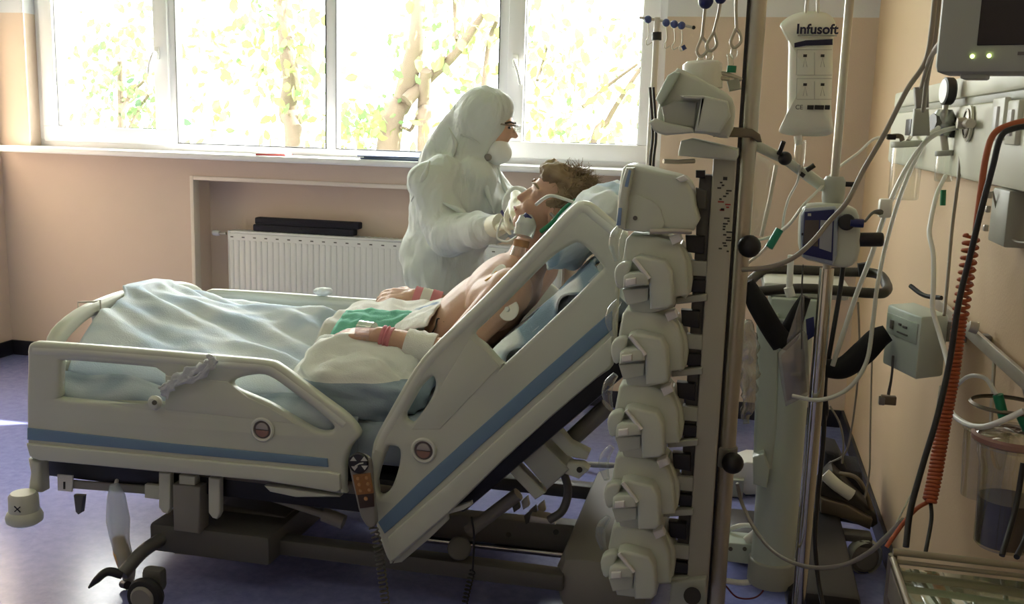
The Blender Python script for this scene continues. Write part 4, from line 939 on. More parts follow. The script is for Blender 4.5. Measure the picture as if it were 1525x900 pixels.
def make_pump(label):
    t = pumpbody('syringe_pump', label, 'pump', PG)
    pix_plate('body', [(927, 468), (934, 462), (975, 466), (998, 473), (1009, 484), (1016, 505), (1018, 552), (1000, 554), (996, 570), (962, 578), (934, 576), (924, 540), (921, 500)], [], 2.20, .14, m_pump, t, .007, raw=True)
    pix_plate('rear_cover', [(1002, 476), (1016, 486), (1024, 512), (1022, 546), (1006, 551)], [], 2.235, .09, m_pump, t, .008, 2)
    pix_plate('clamp_arm', [(936, 500), (946, 496), (984, 504), (994, 522), (996, 566), (988, 573), (962, 574), (960, 530)], [], 2.155, .06, m_pump, t, .007, raw=True)
    tube('clamp_highlight', [PY(938, 500, 2.150), PY(961, 529, 2.150)], .005, m_white, t, smooth=False)  # white bar paints the highlight along the clamp ridge
    pix_plate('syringe_cradle', [(923, 526), (930, 521), (958, 520), (960, 538), (922, 543)], [], 2.145, .05, m_pump, t, .006, raw=True)
    pix_plate('cradle_grip', [(926, 530), (941, 528), (941, 538), (926, 540)], [], 2.138, .02, m_white, t, .003, raw=True)
    pix_plate('cradle_floor', [(921, 543), (960, 541), (959, 560), (928, 566)], [], 2.175, .05, m_pump, t, .003, raw=True)
    pix_plate('pusher_claw', [(909, 520), (914, 508), (926, 503), (935, 506), (931, 520), (922, 541), (913, 540)], [], 2.165, .035, m_pump, t, .006, 2)
    tube('syringe_barrel', [PY(914, 500, 2.19), PY(909, 478, 2.19), PY(912, 462, 2.19), PY(922, 448, 2.19)], [.007, .012, .012, .007], m_clear, t, seg=12)
    pix_plate('release_tab', [(990, 468), (1005, 462), (1010, 472), (995, 480)], [], 2.18, .03, m_white, t, .003, raw=True)
    pix_plate('dock_plug', [(1022, 498), (1046, 500), (1046, 522), (1022, 520)], [], 2.26, .03, m_pumpd, t, .003, raw=True)
    pix_plate('dock_slot', [(1014, 462), (1042, 464), (1042, 490), (1016, 486)], [], 2.255, .03, m_black, t, .003, raw=True)  # black slot, drawn large to paint the gap's shade as well
    pix_plate('dock_slot', [(1020, 526), (1046, 528), (1044, 546), (1020, 544)], [], 2.262, .02, m_black, t, .003, raw=True)
    pix_plate('dock_rail', [(1000, 553), (1046, 548), (1046, 558), (1000, 562)], [], 2.25, .03, m_pumpd, t, .003, raw=True)
    return t
PD = .168
pl = ['syringe pump directly below the pump with the display edge', 'syringe pump second below the pump with the display edge', 'syringe pump in the middle of the syringe stack, third below the display pump', 'syringe pump one above the lowest in the stack', 'lowest syringe pump at the foot of the docking column']
p4_ = make_pump(pl[1])
for k, dz in ((0, 1), (2, -1), (3, -2), (4, -3)):
    c_ = copy_tree(p4_, None, (0, 0, dz*PD)); c_['label'] = pl[k]
# pump with the display edge
t = thing('infusion_pump', 'wide infusion pump with a blue display edge above the syringe pumps', 'pump', PY(975, 345, 2.25))
pix_plate('body', [(924, 262), (930, 248), (942, 246), (990, 258), (1018, 266), (1030, 282), (1036, 310), (1033, 344), (928, 344), (918, 320)], [], 2.19, .15, m_pump, t, .010, 2)
pix_plate('front_bezel', [(918, 322), (926, 270), (932, 250), (944, 250), (936, 290), (930, 342), (920, 340)], [], 2.165, .03, m_pump, t, .005, raw=True)
pix_plate('display', [(930, 278), (936, 253), (940, 254), (935, 279)], [], 2.160, .008, mat('display_blue', (.22, .34, .55), .2), t, .001, raw=True)
pix_plate('display', [(918, 336), (921, 310), (926, 310), (924, 336)], [], 2.160, .008, mat('display_blue', (.22, .34, .55), .2), t, .001, raw=True)
pix_plate('release_tab', [(1006, 266), (1018, 261), (1026, 268), (1014, 272)], [], 2.18, .02, m_white, t, .003, raw=True)
pix_plate('side_door', [(936, 292), (960, 294), (980, 306), (987, 322), (986, 342), (932, 342)], [], 2.184, .01, m_pump, t, .003, 2)
cyl('screw', PY(946, 325, 2.186), PY(946, 325, 2.178), .005, m_chassis, t)
tube('latch_bar', [PY(968, 345, 2.17), PY(1000, 344, 2.17), PY(1030, 345, 2.18)], .006, m_steel, t, smooth=False)
pix_plate('dock_slot', [(1036, 254), (1050, 254), (1050, 266), (1036, 265)], [], 2.255, .03, m_black, t, .003, raw=True); pix_plate('dock_plug', [(1036, 280), (1052, 284), (1052, 312), (1038, 310)], [], 2.26, .03, m_chassis, t, .003, raw=True)
tube('drip_clip', [PY(988, 240, 2.2), PY(1010, 241, 2.22), PY(1034, 240, 2.24)], .005, m_steel, t, smooth=False)
# uppermost pump with the open clamp
t = thing('infusion_pump', 'uppermost infusion pump with an open clamp and a bottle behind it', 'pump', PY(1030, 205, 2.25))
pix_plate('body', [(982, 152), (996, 118), (1006, 104), (1016, 103), (1068, 130), (1090, 146), (1094, 172), (1084, 206), (1052, 200), (990, 194), (978, 180)], [], 2.19, .15, m_pump, t, .010, 2)
pix_plate('bezel', [(976, 148), (994, 112), (1004, 106), (1012, 108), (1000, 132), (984, 158)], [], 2.165, .03, mat('pump_pale_green', (.58, .70, .60), .35), t, .005, raw=True)
pix_plate('clamp_arm', [(1012, 142), (1046, 142), (1084, 150), (1088, 172), (1072, 200), (1034, 196), (1044, 148), (1016, 147)], [], 2.150, .06, m_pump, t, .006, raw=True)
pix_plate('cradle', [(985, 160), (1002, 150), (1038, 152), (1034, 190), (990, 188)], [], 2.175, .05, m_pumpd, t, .005, raw=True)
pix_plate('pusher_claw', [(966, 182), (976, 176), (990, 182), (1030, 190), (1034, 198), (990, 202), (974, 196)], [], 2.155, .04, m_pump, t, .006, raw=True)
tube('bottle', [PY(1046, 132, 2.3), PY(1046, 115, 2.3), PY(1046, 96, 2.3), PY(1046, 91, 2.3)], [.044, .044, .043, .034], mat('bottle_milk', (.74, .75, .68), .35), t, seg=20, smooth=False)
cyl('green_cap', PY(1089, 108, 2.3), PY(1090, 98, 2.3), .01, m_green, t); tube('connector', [PY(1089, 98, 2.3), PY(1086, 80, 2.3)], .006, m_clear, t, smooth=False)

# thin stand behind the bed with a cross bar of hooks
st_ = thing('drip_stand', 'thin drip stand with a blue-balled cross bar in front of the window edge', 'drip stand', (PY(975, 100, 3.85).x, 3.85, 0))
sx = PY(975, 100, 3.85).x
cyl('pole', (sx, 3.85, .05), (sx, 3.85, PY(980, 26, 3.85).z), .011, mat('pole_cream', (.66, .62, .56), .35), st_); cyl('pole_sleeve', (sx, 3.85, .05), (sx, 3.85, PY(972, 140, 3.85).z), .015, mat('pole_cream', (.66, .62, .56), .35), st_)
cyl('collar', PY(978, 60, 3.85), PY(978, 48, 3.85), .018, m_black, st_)
tube('cross_bar', [PY(952, 26, 3.85), PY(980, 30, 3.85), PY(1033, 41, 3.85)], .005, m_steel, st_, smooth=False); ball('bar_tip', PY(1033, 41, 3.85), .007, m_rubber, st_)
for k, (a, b) in enumerate(((965, 29), (992, 34), (1004, 36), (1015, 38))):
    ball('ball', PY(a, b, 3.85), .0145, mat('ball_blue', (.05, .07, .22), .3), st_)
    tube('bag_hook', [PY(a, b, 3.85), PY(a+1, b+24, 3.85), PY(a-3, b+32, 3.85), PY(a-1, b+38, 3.85), PY(a+6, b+34, 3.85)], .0018, m_steel, st_, seg=6, n=4)
cyl('blue_plug', PY(1017, 68, 3.84), PY(1020, 74, 3.84), .008, m_navy, st_)
for k in range(5):
    a = 2*PI*k/5+.2; tube('stand_foot', [(sx, 3.85, .07), (sx+.26*math.cos(a), 3.85+.26*math.sin(a), .02)], .012, m_chmid, st_, smooth=False)
for k, dx in enumerate((0, 5)):
    tag(tube('black_cable', [PY(968+dx, 130, 3.70+k*.02), PY(972+dx, 200, 3.70+k*.02), PY(968+dx, 262, 3.70+k*.02), PY(975+dx, 420, 3.72+k*.02)], .005, m_black), 'black cable hanging down behind the pump tower', 'cable', 'black cables behind the pump tower')

# ================================================================ drip stand with the bag
iv = thing('drip_stand', 'chrome drip stand holding the full infusion bag and the feeding pump', 'drip stand', (.22, 2.5, 0))
ivx = .216
cyl('pole', (ivx, 2.5, .8), (ivx, 2.5, 2.02), .010, m_steel, iv); cyl('outer_tube', (ivx, 2.5, .06), (ivx, 2.5, PY(1235, 400, 2.5).z), .017, mat('chrome', (.55, .54, .5), .12, metal=1.0), iv)
lathe('height_clamp', [(0, .03), (.02, .03), (.026, .02), (.026, -.02), (.022, -.04), (0, -.04)], (ivx, 2.5, PY(1240, 282, 2.5).z), m_pumpd, iv)
cyl('clamp_screw', (ivx+.02, 2.5, PY(1250, 274, 2.5).z), (ivx+.05, 2.5, PY(1250, 274, 2.5).z), .006, m_black, iv)
tube('bag_hook', [(ivx, 2.5, 2.02), (ivx-.03, 2.49, 2.05), (ivx-.07, 2.47, 2.03), (ivx-.08, 2.46, 1.98)], .004, m_steel, iv)
for k in range(5):
    a = 2*PI*k/5-.4; L = .24; tube('stand_foot', [(ivx, 2.5, .09), (ivx+L*math.cos(a), 2.5+L*math.sin(a), .05)], .013, m_chmid, iv, smooth=False)
    lathe('foot_caster', [(0, -.012), (.022, -.012), (.026, 0), (.022, .012), (0, .012)], (ivx+L*math.cos(a), 2.5+L*math.sin(a), .027), m_rubber, iv, (-math.sin(a), math.cos(a), 0), 14)
bg_ = thing('infusion_bag', 'full milky infusion bag with printed front hanging from the drip stand', 'infusion bag', PY(1203, 205, 2.45))
m_bagm = mat('bag_milky', (.86, .88, .78), .35, subs=.2)
bo = [(1165, 32), (1180, 22), (1200, 17), (1225, 18), (1240, 26), (1245, 42), (1241, 60), (1240, 110), (1238, 160), (1240, 185), (1240, 198), (1225, 203), (1200, 203), (1172, 201), (1160, 196), (1164, 186), (1171, 178), (1173, 120), (1174, 60), (1170, 46), (1162, 40)]
def pillow_bag():
    pts = smooth_loop([(p.x, p.z) for p in (PY(a, b, 2.45) for a, b in bo)], 3)
    cx = sum(p[0] for p in pts)/len(pts); cz = sum(p[1] for p in pts)/len(pts)
    bm = bmesh.new(); R = 8; rings = {}
    for sgn in (-1, 1):
        prev = None
        for k in range(R+1):
            f = k/R; dpt = .022*math.sqrt(max(0, 1-f**2.2))+.001
            ringv = [bm.verts.new((cx+(x-cx)*f, 2.45+sgn*dpt, cz+(z-cz)*f)) for x, z in pts] if k else [bm.verts.new((cx, 2.45+sgn*.023, cz))]
            if prev is not None:
                for i in range(len(pts)):
                    j = (i+1) % len(pts)
                    if len(prev) == 1: bm.faces.new((prev[0], ringv[i], ringv[j]))
                    else: bm.faces.new((prev[i], ringv[i], ringv[j], prev[j]))
            prev = ringv
        rings[sgn] = prev
    a, b = rings[-1], rings[1]
    for i in range(len(a)): j = (i+1) % len(a); bm.faces.new((a[i], a[j], b[j], b[i]))
    return bm
bagm = mk('bag_film', pillow_bag(), m_bagm, bg_, auto=180)
YP = 2.4245
m_inkb = mat('ink_navy', (.012, .014, .05), .5); m_inkg = mat('ink_grey', (.32, .33, .30), .6)
text('brand_print', 'Infusoft', PY(1217, 44, YP), (1, 0, 0), (0, 0, 1), .030, m_inkb, bagm, bold=.0008); box('small_print', (.085, .001, .003), PY(1217, 53, YP), m_inkg, bagm, 0)
pix_plate('print_band', [(1183, 64), (1200, 60), (1240, 58), (1240, 67), (1200, 68), (1183, 71)], [], YP, .001, m_inkb, bagm, .0002, raw=True)
for (y0, y1) in ((74, 112), (117, 148)):
    for a, b in (((1187, y0), (1239, y0)), ((1187, y1), (1239, y1)), ((1187, y0), (1186, y1)), ((1213, y0+4), (1213, y1))):
        tube('print_frame', [PY(*a, YP), PY(*b, YP)], .0006, m_inkg, bagm, seg=4, smooth=False)
    for (a, b) in ((1199, y0+12), (1225, y0+12)):
        tube('print_figure', [PY(a-3, b+14, YP), PY(a, b, YP), PY(a+3, b+14, YP)], .0007, m_inkg, bagm, seg=4, smooth=False); box('print_figure', (.008, .001, .006), PY(a, b-3, YP), m_ink, bagm, 0)
text('ce_mark', 'CE', PY(1190, 160, YP), (1, 0, 0), (0, 0, 1), .014, m_ink, bagm)
for a, wd in ((1207, 9), (1220, 13), (1232, 7)): box('print_block', (wd*.0016, .001, .010), PY(a, 160, YP), m_ink, bagm, 0)
for (a, b) in ((1200, 1204), (1218, 1218)): tube('bag_loop', [PY(a, 20, 2.45), PY((a+b)/2, 0, 2.45), PY(b, -30, 2.46)], .004, m_tubew, bg_)
lathe('drip_chamber', [(0, .03), (.012, .03), (.013, .0), (.012, -.03), (.006, -.045), (0, -.045)], PY(1191, 228, 2.45), m_clear, bg_, (0, 0, 1), 16)
cyl('bag_port', PY(1188, 202, 2.45), PY(1190, 216, 2.45), .009, m_tubew, bg_); tube('drip_line', [PY(1192, 246, 2.45), PY(1188, 270, 2.45), PY(1175, 295, 2.45), PY(1168, 320, 2.45), PY(1165, 345, 2.45)], .003, m_tube, bg_)

# feeding pump clamped on the stand
fp = thing('feeding_pump', 'small pump with a navy touch panel clamped to the drip stand', 'pump', PY(1230, 395, 2.45))
pix_plate('body', [(1194, 318), (1202, 307), (1240, 305), (1268, 309), (1280, 322), (1281, 375), (1270, 396), (1250, 399), (1215, 391), (1194, 383), (1191, 350)], [], 2.42, .09, m_pump, fp, .010, 2)
fc_ = pix_plate('front_frame', [(1193, 322), (1199, 311), (1244, 308), (1250, 316), (1247, 380), (1240, 396), (1196, 384), (1192, 350)], [], 2.405, .025, mat('pump_bluegrey', (.36, .42, .52), .35), fp, .006, raw=True)
pn = pix_plate('touch_panel', [(1198, 316), (1243, 312), (1240, 389), (1195, 379)], [], 2.400, .012, m_navy, fp, .002, raw=True)
pix_plate('screen', [(1199, 328), (1220, 328), (1218, 368), (1196, 364)], [], 2.3985, .004, mat('screen_brown', (.10, .085, .085), .15), pn, .0005, raw=True)
pix_plate('key_area', [(1222, 328), (1240, 329), (1238, 376), (1220, 370)], [], 2.3985, .004, mat('key_grey', (.33, .35, .40), .4), pn, .0005, raw=True)
pix_plate('logo_mark', [(1203, 318), (1208, 318), (1208, 322), (1203, 322)], [], 2.3985, .003, m_key, pn, .0003, raw=True)
cyl('rotor_knob', PY(1261, 331, 2.42), PY(1261, 331, 2.395), .019, m_black, fp, bevel=.004); tube('rotor_plug', [PY(1266, 332, 2.40), PY(1286, 333, 2.40)], .010, m_navy, fp, smooth=False)
cyl('clamp_handle', PY(1277, 357, 2.44), PY(1316, 357, 2.44), .0165, m_black, fp, bevel=.006)
box('grip_hole', (.01, .004, .006), PY(1197, 349, 2.404), m_black, fp, .001)
# ================================================================ ventilator cart behind the drip stand
vc = thing('ventilator_cart', 'pale equipment cart with round column, dark handle rail and casters', 'cart', (.27, 2.95, 0))
m_vent = mat('cart_pale', (.58, .66, .60), .35)
vx, vy = PY(1169, 600, 2.80).x, 2.80
cyl('column', (vx, vy, .20), (vx, vy, .90), .060, m_vent, vc, seg=32); cyl('column_base', (vx, vy, .13), (vx, vy, .205), .068, m_pumpd, vc, r2=.066, seg=32, bevel=.006)
pix_plate('column_spine', [(1127, 470), (1160, 470), (1158, 640), (1150, 700), (1134, 705), (1122, 690), (1126, 560)], [], 2.74, .05, m_vent, vc, .010, raw=True)
pix_plate('latch_box', [(1121, 682), (1138, 676), (1146, 700), (1142, 728), (1122, 722)], [], 2.70, .05, m_vent, vc, .005, raw=True)
box2('tray', (PY(1135, 420, 2.9).x, 2.80, .955), (PY(1262, 420, 2.9).x, 3.15, .995), mat('tray_white', (.70, .70, .64), .4), vc, .012)
box2('tray_bracket', (vx-.06, 2.78, .86), (vx+.07, 3.0, .955), m_vent, vc, .01)
tube('handle_rail', [PY(1108, 440, 2.74), PY(1135, 434, 2.74), PY(1200, 430, 2.74), PY(1300, 437, 2.74), PY(1319, 434, 2.76), PY(1320, 424, 2.85), PY(1305, 408, 2.95), PY(1250, 405, 2.98), PY(1150, 402, 2.98), PY(1118, 418, 2.9), PY(1108, 432, 2.78)], .0135, mat('handle_dark', (.035, .030, .022), .45), vc, seg=12)
pix_plate('rail_clip', [(1278, 394), (1292, 392), (1294, 410), (1280, 412)], [], 2.93, .03, m_black, vc, .003, raw=True)
box2('base', (.20, 2.72, .085), (.40, 3.40, .15), m_black, vc, .02); box2('base', (.02, 3.12, .085), (.40, 3.34, .14), m_black, vc, .02); box2('base_arm', (.38, 3.24, .10), (.49, 3.30, .125), m_chassis, vc, .006)
pix_plate('base_cover', [(1216, 728), (1240, 700), (1306, 770), (1308, 782), (1300, 788), (1216, 772)], [], 3.36, .12, mat('cover_dark', (.03, .027, .022), .5), vc, .015, raw=True)
for (x, y) in ((.47, 3.25), (.07, 3.28), (.30, 2.76)):
    lathe('caster_wheel', [(0, -.018), (.036, -.018), (.04, -.014), (.046, -.012), (.05, 0), (.046, .012), (.04, .014), (.036, .018), (0, .018)], (x, y, .05), m_chmid, vc, (.35, -1, 0), 24)
    lathe('caster_hood', [(.052, -.02), (.058, -.01), (.058, .012), (.052, .022)], (x, y, .055), m_pumpd, vc, (.35, -1, 0), 24); box2('caster_stem', (x-.02, y-.02, .09), (x+.02, y+.02, .11), m_chassis, vc)
# black fabric arms and document pouch
cyl_m = mat('black_cloth', (.006, .006, .007), .9)
tag(tube('black_hose_sleeve', [PY(1112, 420, 2.64), PY(1128, 452, 2.64), PY(1150, 490, 2.64), PY(1166, 512, 2.64)], [.018, .028, .028, .03], cyl_m, None, seg=12), 'black padded sleeve slanting down behind the steel pump pole', 'sleeve')
tag(tube('black_hose_sleeve', [PY(1166, 518, 2.68), PY(1178, 490, 2.68), PY(1190, 462, 2.68), PY(1200, 442, 2.68)], [.026, .026, .02, .014], cyl_m, None, seg=12), 'black padded sleeve rising beside the clear document pouch', 'sleeve')
tag(tube('pressure_cuff', [PY(1222, 548, 2.62), PY(1255, 548, 2.61), PY(1285, 526, 2.60), PY(1305, 506, 2.60), PY(1322, 496, 2.60)], [.022, .028, .031, .029, .022], cyl_m, None, seg=14), 'folded black pressure cuff beside the chrome drip stand', 'cuff')
m_pouch = clear_mat('pouch_film', (.82, .82, .80), .2, .12)
dp = thing('document_pouch', 'clear plastic pouch with papers hanging in front of the cart column', 'pouch', PY(1185, 600, 2.60))
pix_plate('film', [(1158, 526), (1196, 492), (1203, 500), (1206, 588), (1170, 606), (1163, 570)], [], 2.59, .008, m_pouch, dp, .002, raw=True); pix_plate('film', [(1172, 505), (1194, 440), (1198, 442), (1197, 492), (1172, 516)], [], 2.605, .006, m_pouch, dp, .0015, raw=True)
pix_plate('paper', [(1163, 530), (1196, 500), (1202, 584), (1172, 598)], [], 2.602, .003, mat('paper_beige', (.50, .46, .42), .8), dp, .0005, raw=True)
pix_plate('stamp', [(1200, 476), (1212, 472), (1214, 500), (1202, 508)], [], 2.61, .004, m_navy, dp, .001, raw=True)
tube('clip_cord', [PY(1178, 380, 2.60), PY(1176, 420, 2.6), PY(1175, 436, 2.6)], .008, m_tubew, dp, smooth=False); tube('clip_nozzle', [PY(1174, 428, 2.6), PY(1178, 442, 2.6)], .012, m_tubew, dp, smooth=False)
tag(blob('plastic_wrap', lambda bm: (add_ell(bm, PY(1116, 560, 2.56), (.02, .02, .12)), add_ell(bm, PY(1112, 510, 2.56), (.025, .015, .06))), clear_mat('wrap_film', (.80, .82, .80), .22, .2), None, .008, 1, [('CLOUDS', .03, .04)]), 'crumpled clear plastic wrap hanging beside the steel pump pole', 'plastic wrap')
# articulated support arm with black levers
sa = thing('support_arm', 'white articulated tube holder arm with black locking levers', 'support arm', PY(1150, 300, 2.44))
tube('arm', [PY(1120, 214, 2.38), PY(1145, 226, 2.41), PY(1166, 236, 2.44)], .012, m_pump, sa, smooth=False); ball('joint', PY(1169, 236, 2.42), .016, m_black, sa); tube('lever', [PY(1160, 230, 2.41), PY(1167, 211, 2.40)], .0055, m_black, sa, smooth=False)
tube('arm', [PY(1196, 256, 2.47), PY(1226, 278, 2.5)], .014, m_pump, sa, smooth=False); tube('lever', [PY(1201, 254, 2.45), PY(1213, 246, 2.45)], .006, m_black, sa, smooth=False); tube('lever', [PY(1193, 263, 2.45), PY(1197, 258, 2.45)], .006, m_black, sa, smooth=False); tube('arm', [PY(1172, 240, 2.44), PY(1196, 258, 2.47)], .011, m_pump, sa, smooth=False)
tube('rod', [PY(1156, 246, 2.5), PY(1146, 300, 2.5), PY(1134, 352, 2.5)], .005, m_steel, sa, smooth=False)
pix_plate('rod_plate', [(1122, 225), (1156, 245), (1150, 290), (1136, 352), (1112, 350), (1116, 260)], [], 2.56, .006, m_clear, sa, .001, raw=True)

# things on the floor behind
t = thing('hose_box', 'white box with two ports at the end of thick white hoses', 'box', PY(1100, 838, 2.85)); pix_plate('case', [(1074, 808), (1124, 812), (1121, 842), (1072, 836)], [], 2.82, .09, m_vent, t, .005, raw=True)
for a in (1088, 1109): cyl('port', PY(a, 818, 2.822), PY(a, 818, 2.814), .006, m_chassis, t)
for k, (pts, r) in enumerate((([(1078, 795, 2.9), (1095, 785, 2.9), (1118, 783, 2.9), (1150, 792, 2.9), (1158, 800, 2.9)], .007), ([(1078, 865, 2.78), (1110, 868, 2.78), (1145, 858, 2.78), (1160, 845, 2.78)], .009), ([(1124, 822, 2.84), (1150, 818, 2.84), (1175, 815, 2.85)], .006), ([(1124, 829, 2.84), (1150, 828, 2.84), (1175, 826, 2.85)], .006), ([(1112, 806, 2.84), (1130, 790, 2.84), (1140, 765, 2.84), (1144, 735, 2.82)], .014))):
    lb = ['thin white hose looping above the two-port box', 'thick white hose curving below the two-port box', 'upper of two short hoses leaving the two-port box', 'lower of two short hoses leaving the two-port box', 'thick pale hose rising from the two-port box'][k]
    tag(tube('hose', [PY(*p) for p in pts], r, m_tubew), lb, 'hose')
tag(tube('red_lead', [PY(1080, 872, 2.8), PY(1098, 890, 2.8), PY(1125, 890, 2.8), PY(1140, 872, 2.8), PY(1143, 830, 2.8)], .0025, mat('lead_red', (.16, .015, .02), .5)), 'thin dark red lead looping under the white hose', 'lead')
t = thing('power_block', 'white power block on the floor behind the pump pole', 'power block', PY(1115, 735, 3.6)); pix_plate('case', [(1088, 696), (1112, 688), (1152, 692), (1150, 736), (1110, 738), (1088, 714)], [], PZ(1112, 740, 0).y, .16, m_white, t, .006, raw=True); pix_plate('case_front', [(1074, 714), (1108, 716), (1106, 742), (1072, 740)], [], PZ(1090, 742, 0).y, .08, m_pumpd, t, .004, raw=True)
bg2 = thing('equipment_bag', 'dark bag with a white grip lying at the foot of the wall', 'bag', PY(1265, 760, 3.5))
pix_plate('bag_body', [(1228, 672), (1250, 678), (1262, 702), (1284, 706), (1290, 740), (1240, 752), (1226, 720)], [], 3.46, .2, m_dark, bg2, .02, raw=True)
tube('white_grip', [PY(1228, 706, 3.36), PY(1245, 722, 3.35), PY(1268, 738, 3.35)], .022, m_tubew, bg2); tube('bag_strap', [PY(1250, 705, 3.38), PY(1275, 712, 3.36), PY(1290, 735, 3.36), PY(1298, 760, 3.36)], .008, m_dsteel, bg2)
pix_plate('bag_rim', [(1222, 742), (1260, 752), (1300, 775), (1296, 790), (1260, 775), (1222, 765)], [], 3.33, .06, m_dsteel, bg2, .006, raw=True)

# ================================================================ service rail on the right wall
m_trk = mat('trunking_cream', (.70, .70, .58), .4); m_trk2 = mat('trunking_grey', (.36, .37, .31), .45)
tr = thing('service_panel', 'cream medical gas and socket panel along the wall beside the monitor', 'wall panel', (XR, 2.6, 1.3))
X0 = XR-.05
box2('panel_lower', (X0, 1.1, 1.30), (XR-.001, 3.86, 1.475), m_trk, tr, .012); box2('panel_strip', (X0+.012, 1.1, 1.475), (XR-.001, 3.86, 1.493), m_trk2, tr, .002); box2('panel_upper', (X0+.005, 1.1, 1.493), (XR-.001, 3.86, 1.545), m_trk, tr, .008)
def onp(x, y): return PX(x, y, X0)
for (x, y, w_) in ((1493, 170, .10), (1515, 175, .08)):
    p = onp(x, y); s_ = box('socket_plate', (.012, w_, .085), (X0-.004, p.y, p.z-.01), m_trk, tr, .003); box('socket_rocker', (.01, .03, .05), (X0-.010, p.y, p.z-.01), m_white, s_, .002)
p = onp(1350, 190); box('black_socket', (.012, .10, .05), (X0-.005, p.y-.1, p.z), m_black, tr, .002); p = onp(1420, 190); box('black_socket', (.012, .05, .05), (X0-.005, p.y, p.z), m_black, tr, .002)
p = onp(1446, 184); lathe('gas_outlet', [(0, .03), (.012, .03), (.014, .012), (.028, .010), (.03, 0)], p, m_steel, tr, (-1, 0, 0), 24); lathe('outlet_ring', [(.030, 0), (.042, .002), (.042, .008), (.03, .010)], p, m_trk, tr, (-1, 0, 0), 24); lathe('outlet_disc', [(.028, .0), (.034, .004), (.034, .012), (.028, .013)], p, m_dsteel, tr, (-1, 0, 0), 24)
box2('junction_box', (XR-.055, PX(1512, 300, .53).y-.05, 1.19), (XR-.001, PX(1512, 300, .53).y+.08, 1.30), m_trk2, tr, .005)
for z in (1.21, 1.25, 1.28): box('terminal', (.01, .012, .014), (XR-.045, PX(1485, 290, .53).y, z), m_steel, tr, .002)
# regulator with gauge and small jar
rg = thing('vacuum_regulator', 'chrome vacuum regulator with a black rimmed dial plugged into the panel', 'regulator', onp(1410, 190))
Yr = 2.72
tube('inlet', [PX(1446, 184, X0-.02), PY(1428, 184, Yr+.0), PY(1412, 186, Yr)], .011, m_steel, rg, smooth=False)
lathe('regulator_body', [(0, .035), (.018, .034), (.026, .02), (.026, -.015), (.018, -.03), (0, -.032)], PY(1405, 184, Yr), mat('chrome_dull', (.36, .38, .36), .25, metal=.8), rg); tube('side_knob', [PY(1405, 184, Yr), PY(1388, 182, Yr-.01)], [.02, .022], m_chassis, rg, smooth=False)
tube('stem', [PY(1406, 172, Yr), PY(1410, 150, Yr)], .007, m_steel, rg, smooth=False); c = PY(1412, 136, Yr)
lathe('gauge_case', [(0, -.012), (.031, -.012), (.034, -.008), (.034, .010), (.030, .012), (0, .012)], c, m_black, rg, (-1, -.14, 0), 28); lathe('gauge_face', [(0, .014), (.029, .013)], c, m_white, rg, (-1, -.14, 0), 28)
tube('outlet_stem', [PY(1405, 200, Yr), PY(1408, 224, Yr)], .009, m_steel, rg, smooth=False); cyl('jar_lid', PY(1408, 224, Yr), PY(1408, 232, Yr), .025, m_trk2, rg, bevel=.002)
lathe('jar', [(.021, 0), (.022, -.02), (.021, -.06), (.018, -.064), (0, -.064)], PY(1408, 232, Yr), m_clear, rg)
tube('green_nipple', [PY(1405, 283, Yr), PY(1404, 306, Yr)], .007, m_green, rg, smooth=False)
jr = thing('collection_jar', 'clear collection jar with a grey lid hanging below the panel end', 'jar', PY(1349, 290, 3.2))
cyl('jar_lid', PY(1352, 219, 3.2), PY(1352, 210, 3.2), .048, m_trk2, jr, bevel=.003); lathe('jar_wall', [(.044, 0), (.045, -.02), (.043, -.15), (.038, -.155), (0, -.155)], PY(1352, 219, 3.2), m_clear, jr); tube('jar_hook', [PY(1352, 210, 3.2), PX(1362, 195, X0)], .006, m_steel, jr, smooth=False)
gb = thing('cable_box', 'grey inline cable box hanging in front of the panel', 'box', PY(1373, 205, 2.6)); pix_plate('case', [(1362, 162), (1384, 162), (1386, 202), (1358, 203)], [], 2.58, .03, m_trk2, gb, .006, raw=True); pix_plate('strain_relief', [(1362, 130), (1384, 128), (1384, 160), (1364, 162)], [], 2.585, .025, m_chmid, gb, .006, raw=True)
t = thing('socket_plug', 'white plug with a dark cable end above the dark clamp handle', 'plug', PY(1316, 310, 2.55)); box('plug', (.03, .03, .045), PY(1318, 310, 2.55), m_tubew, t, .006); tube('plug_lead', [PY(1312, 316, 2.54), PY(1300, 317, 2.52), PY(1288, 330, 2.47)], [.008, .004, .003], m_chassis, t)
t = thing('elbow_connector', 'small brass coloured elbow connector on the milky line by the wall', 'connector', PY(1338, 205, 2.6)); tube('elbow', [PY(1320, 204, 2.6), PY(1340, 203, 2.6), PY(1344, 210, 2.6)], .006, m_dsteel, t); tube('black_sleeve', [PY(1322, 204, 2.6), PY(1334, 204, 2.6)], .007, m_black, t, smooth=False)

# wall box, equipment rail, jar and tubes
wb = thing('suction_unit', 'pale green grey wall unit with a small dial hung on the rail', 'wall unit', PY(1370, 560, 2.5))
q1, q2, q3 = PY(1372, 478, 2.5), PY(1322, 447, 2.66), PY(1416, 455, 2.56); zt_ = .5*(q1.z+q2.z); h_ = .155
def prism4(name, pts, z0, z1, m, parent, bevel=.005):
    bm = bmesh.new(); a = [bm.verts.new((x, y, z0)) for x, y in pts]; b = [bm.verts.new((x, y, z1)) for x, y in pts]; n_ = len(pts)
    bm.faces.new(a); bm.faces.new(b)
    for i in range(n_): bm.faces.new((a[i], a[(i+1) % n_], b[(i+1) % n_], b[i]))
    bmesh.ops.recalc_face_normals(bm, faces=bm.faces[:]); bmesh.ops.bevel(bm, geom=bm.edges[:], offset=bevel, segments=2, profile=.5, affect='EDGES')
    return mk(name, bm, m, parent)
q4 = Vector((q2.x+q3.x-q1.x, q2.y+q3.y-q1.y, 0))
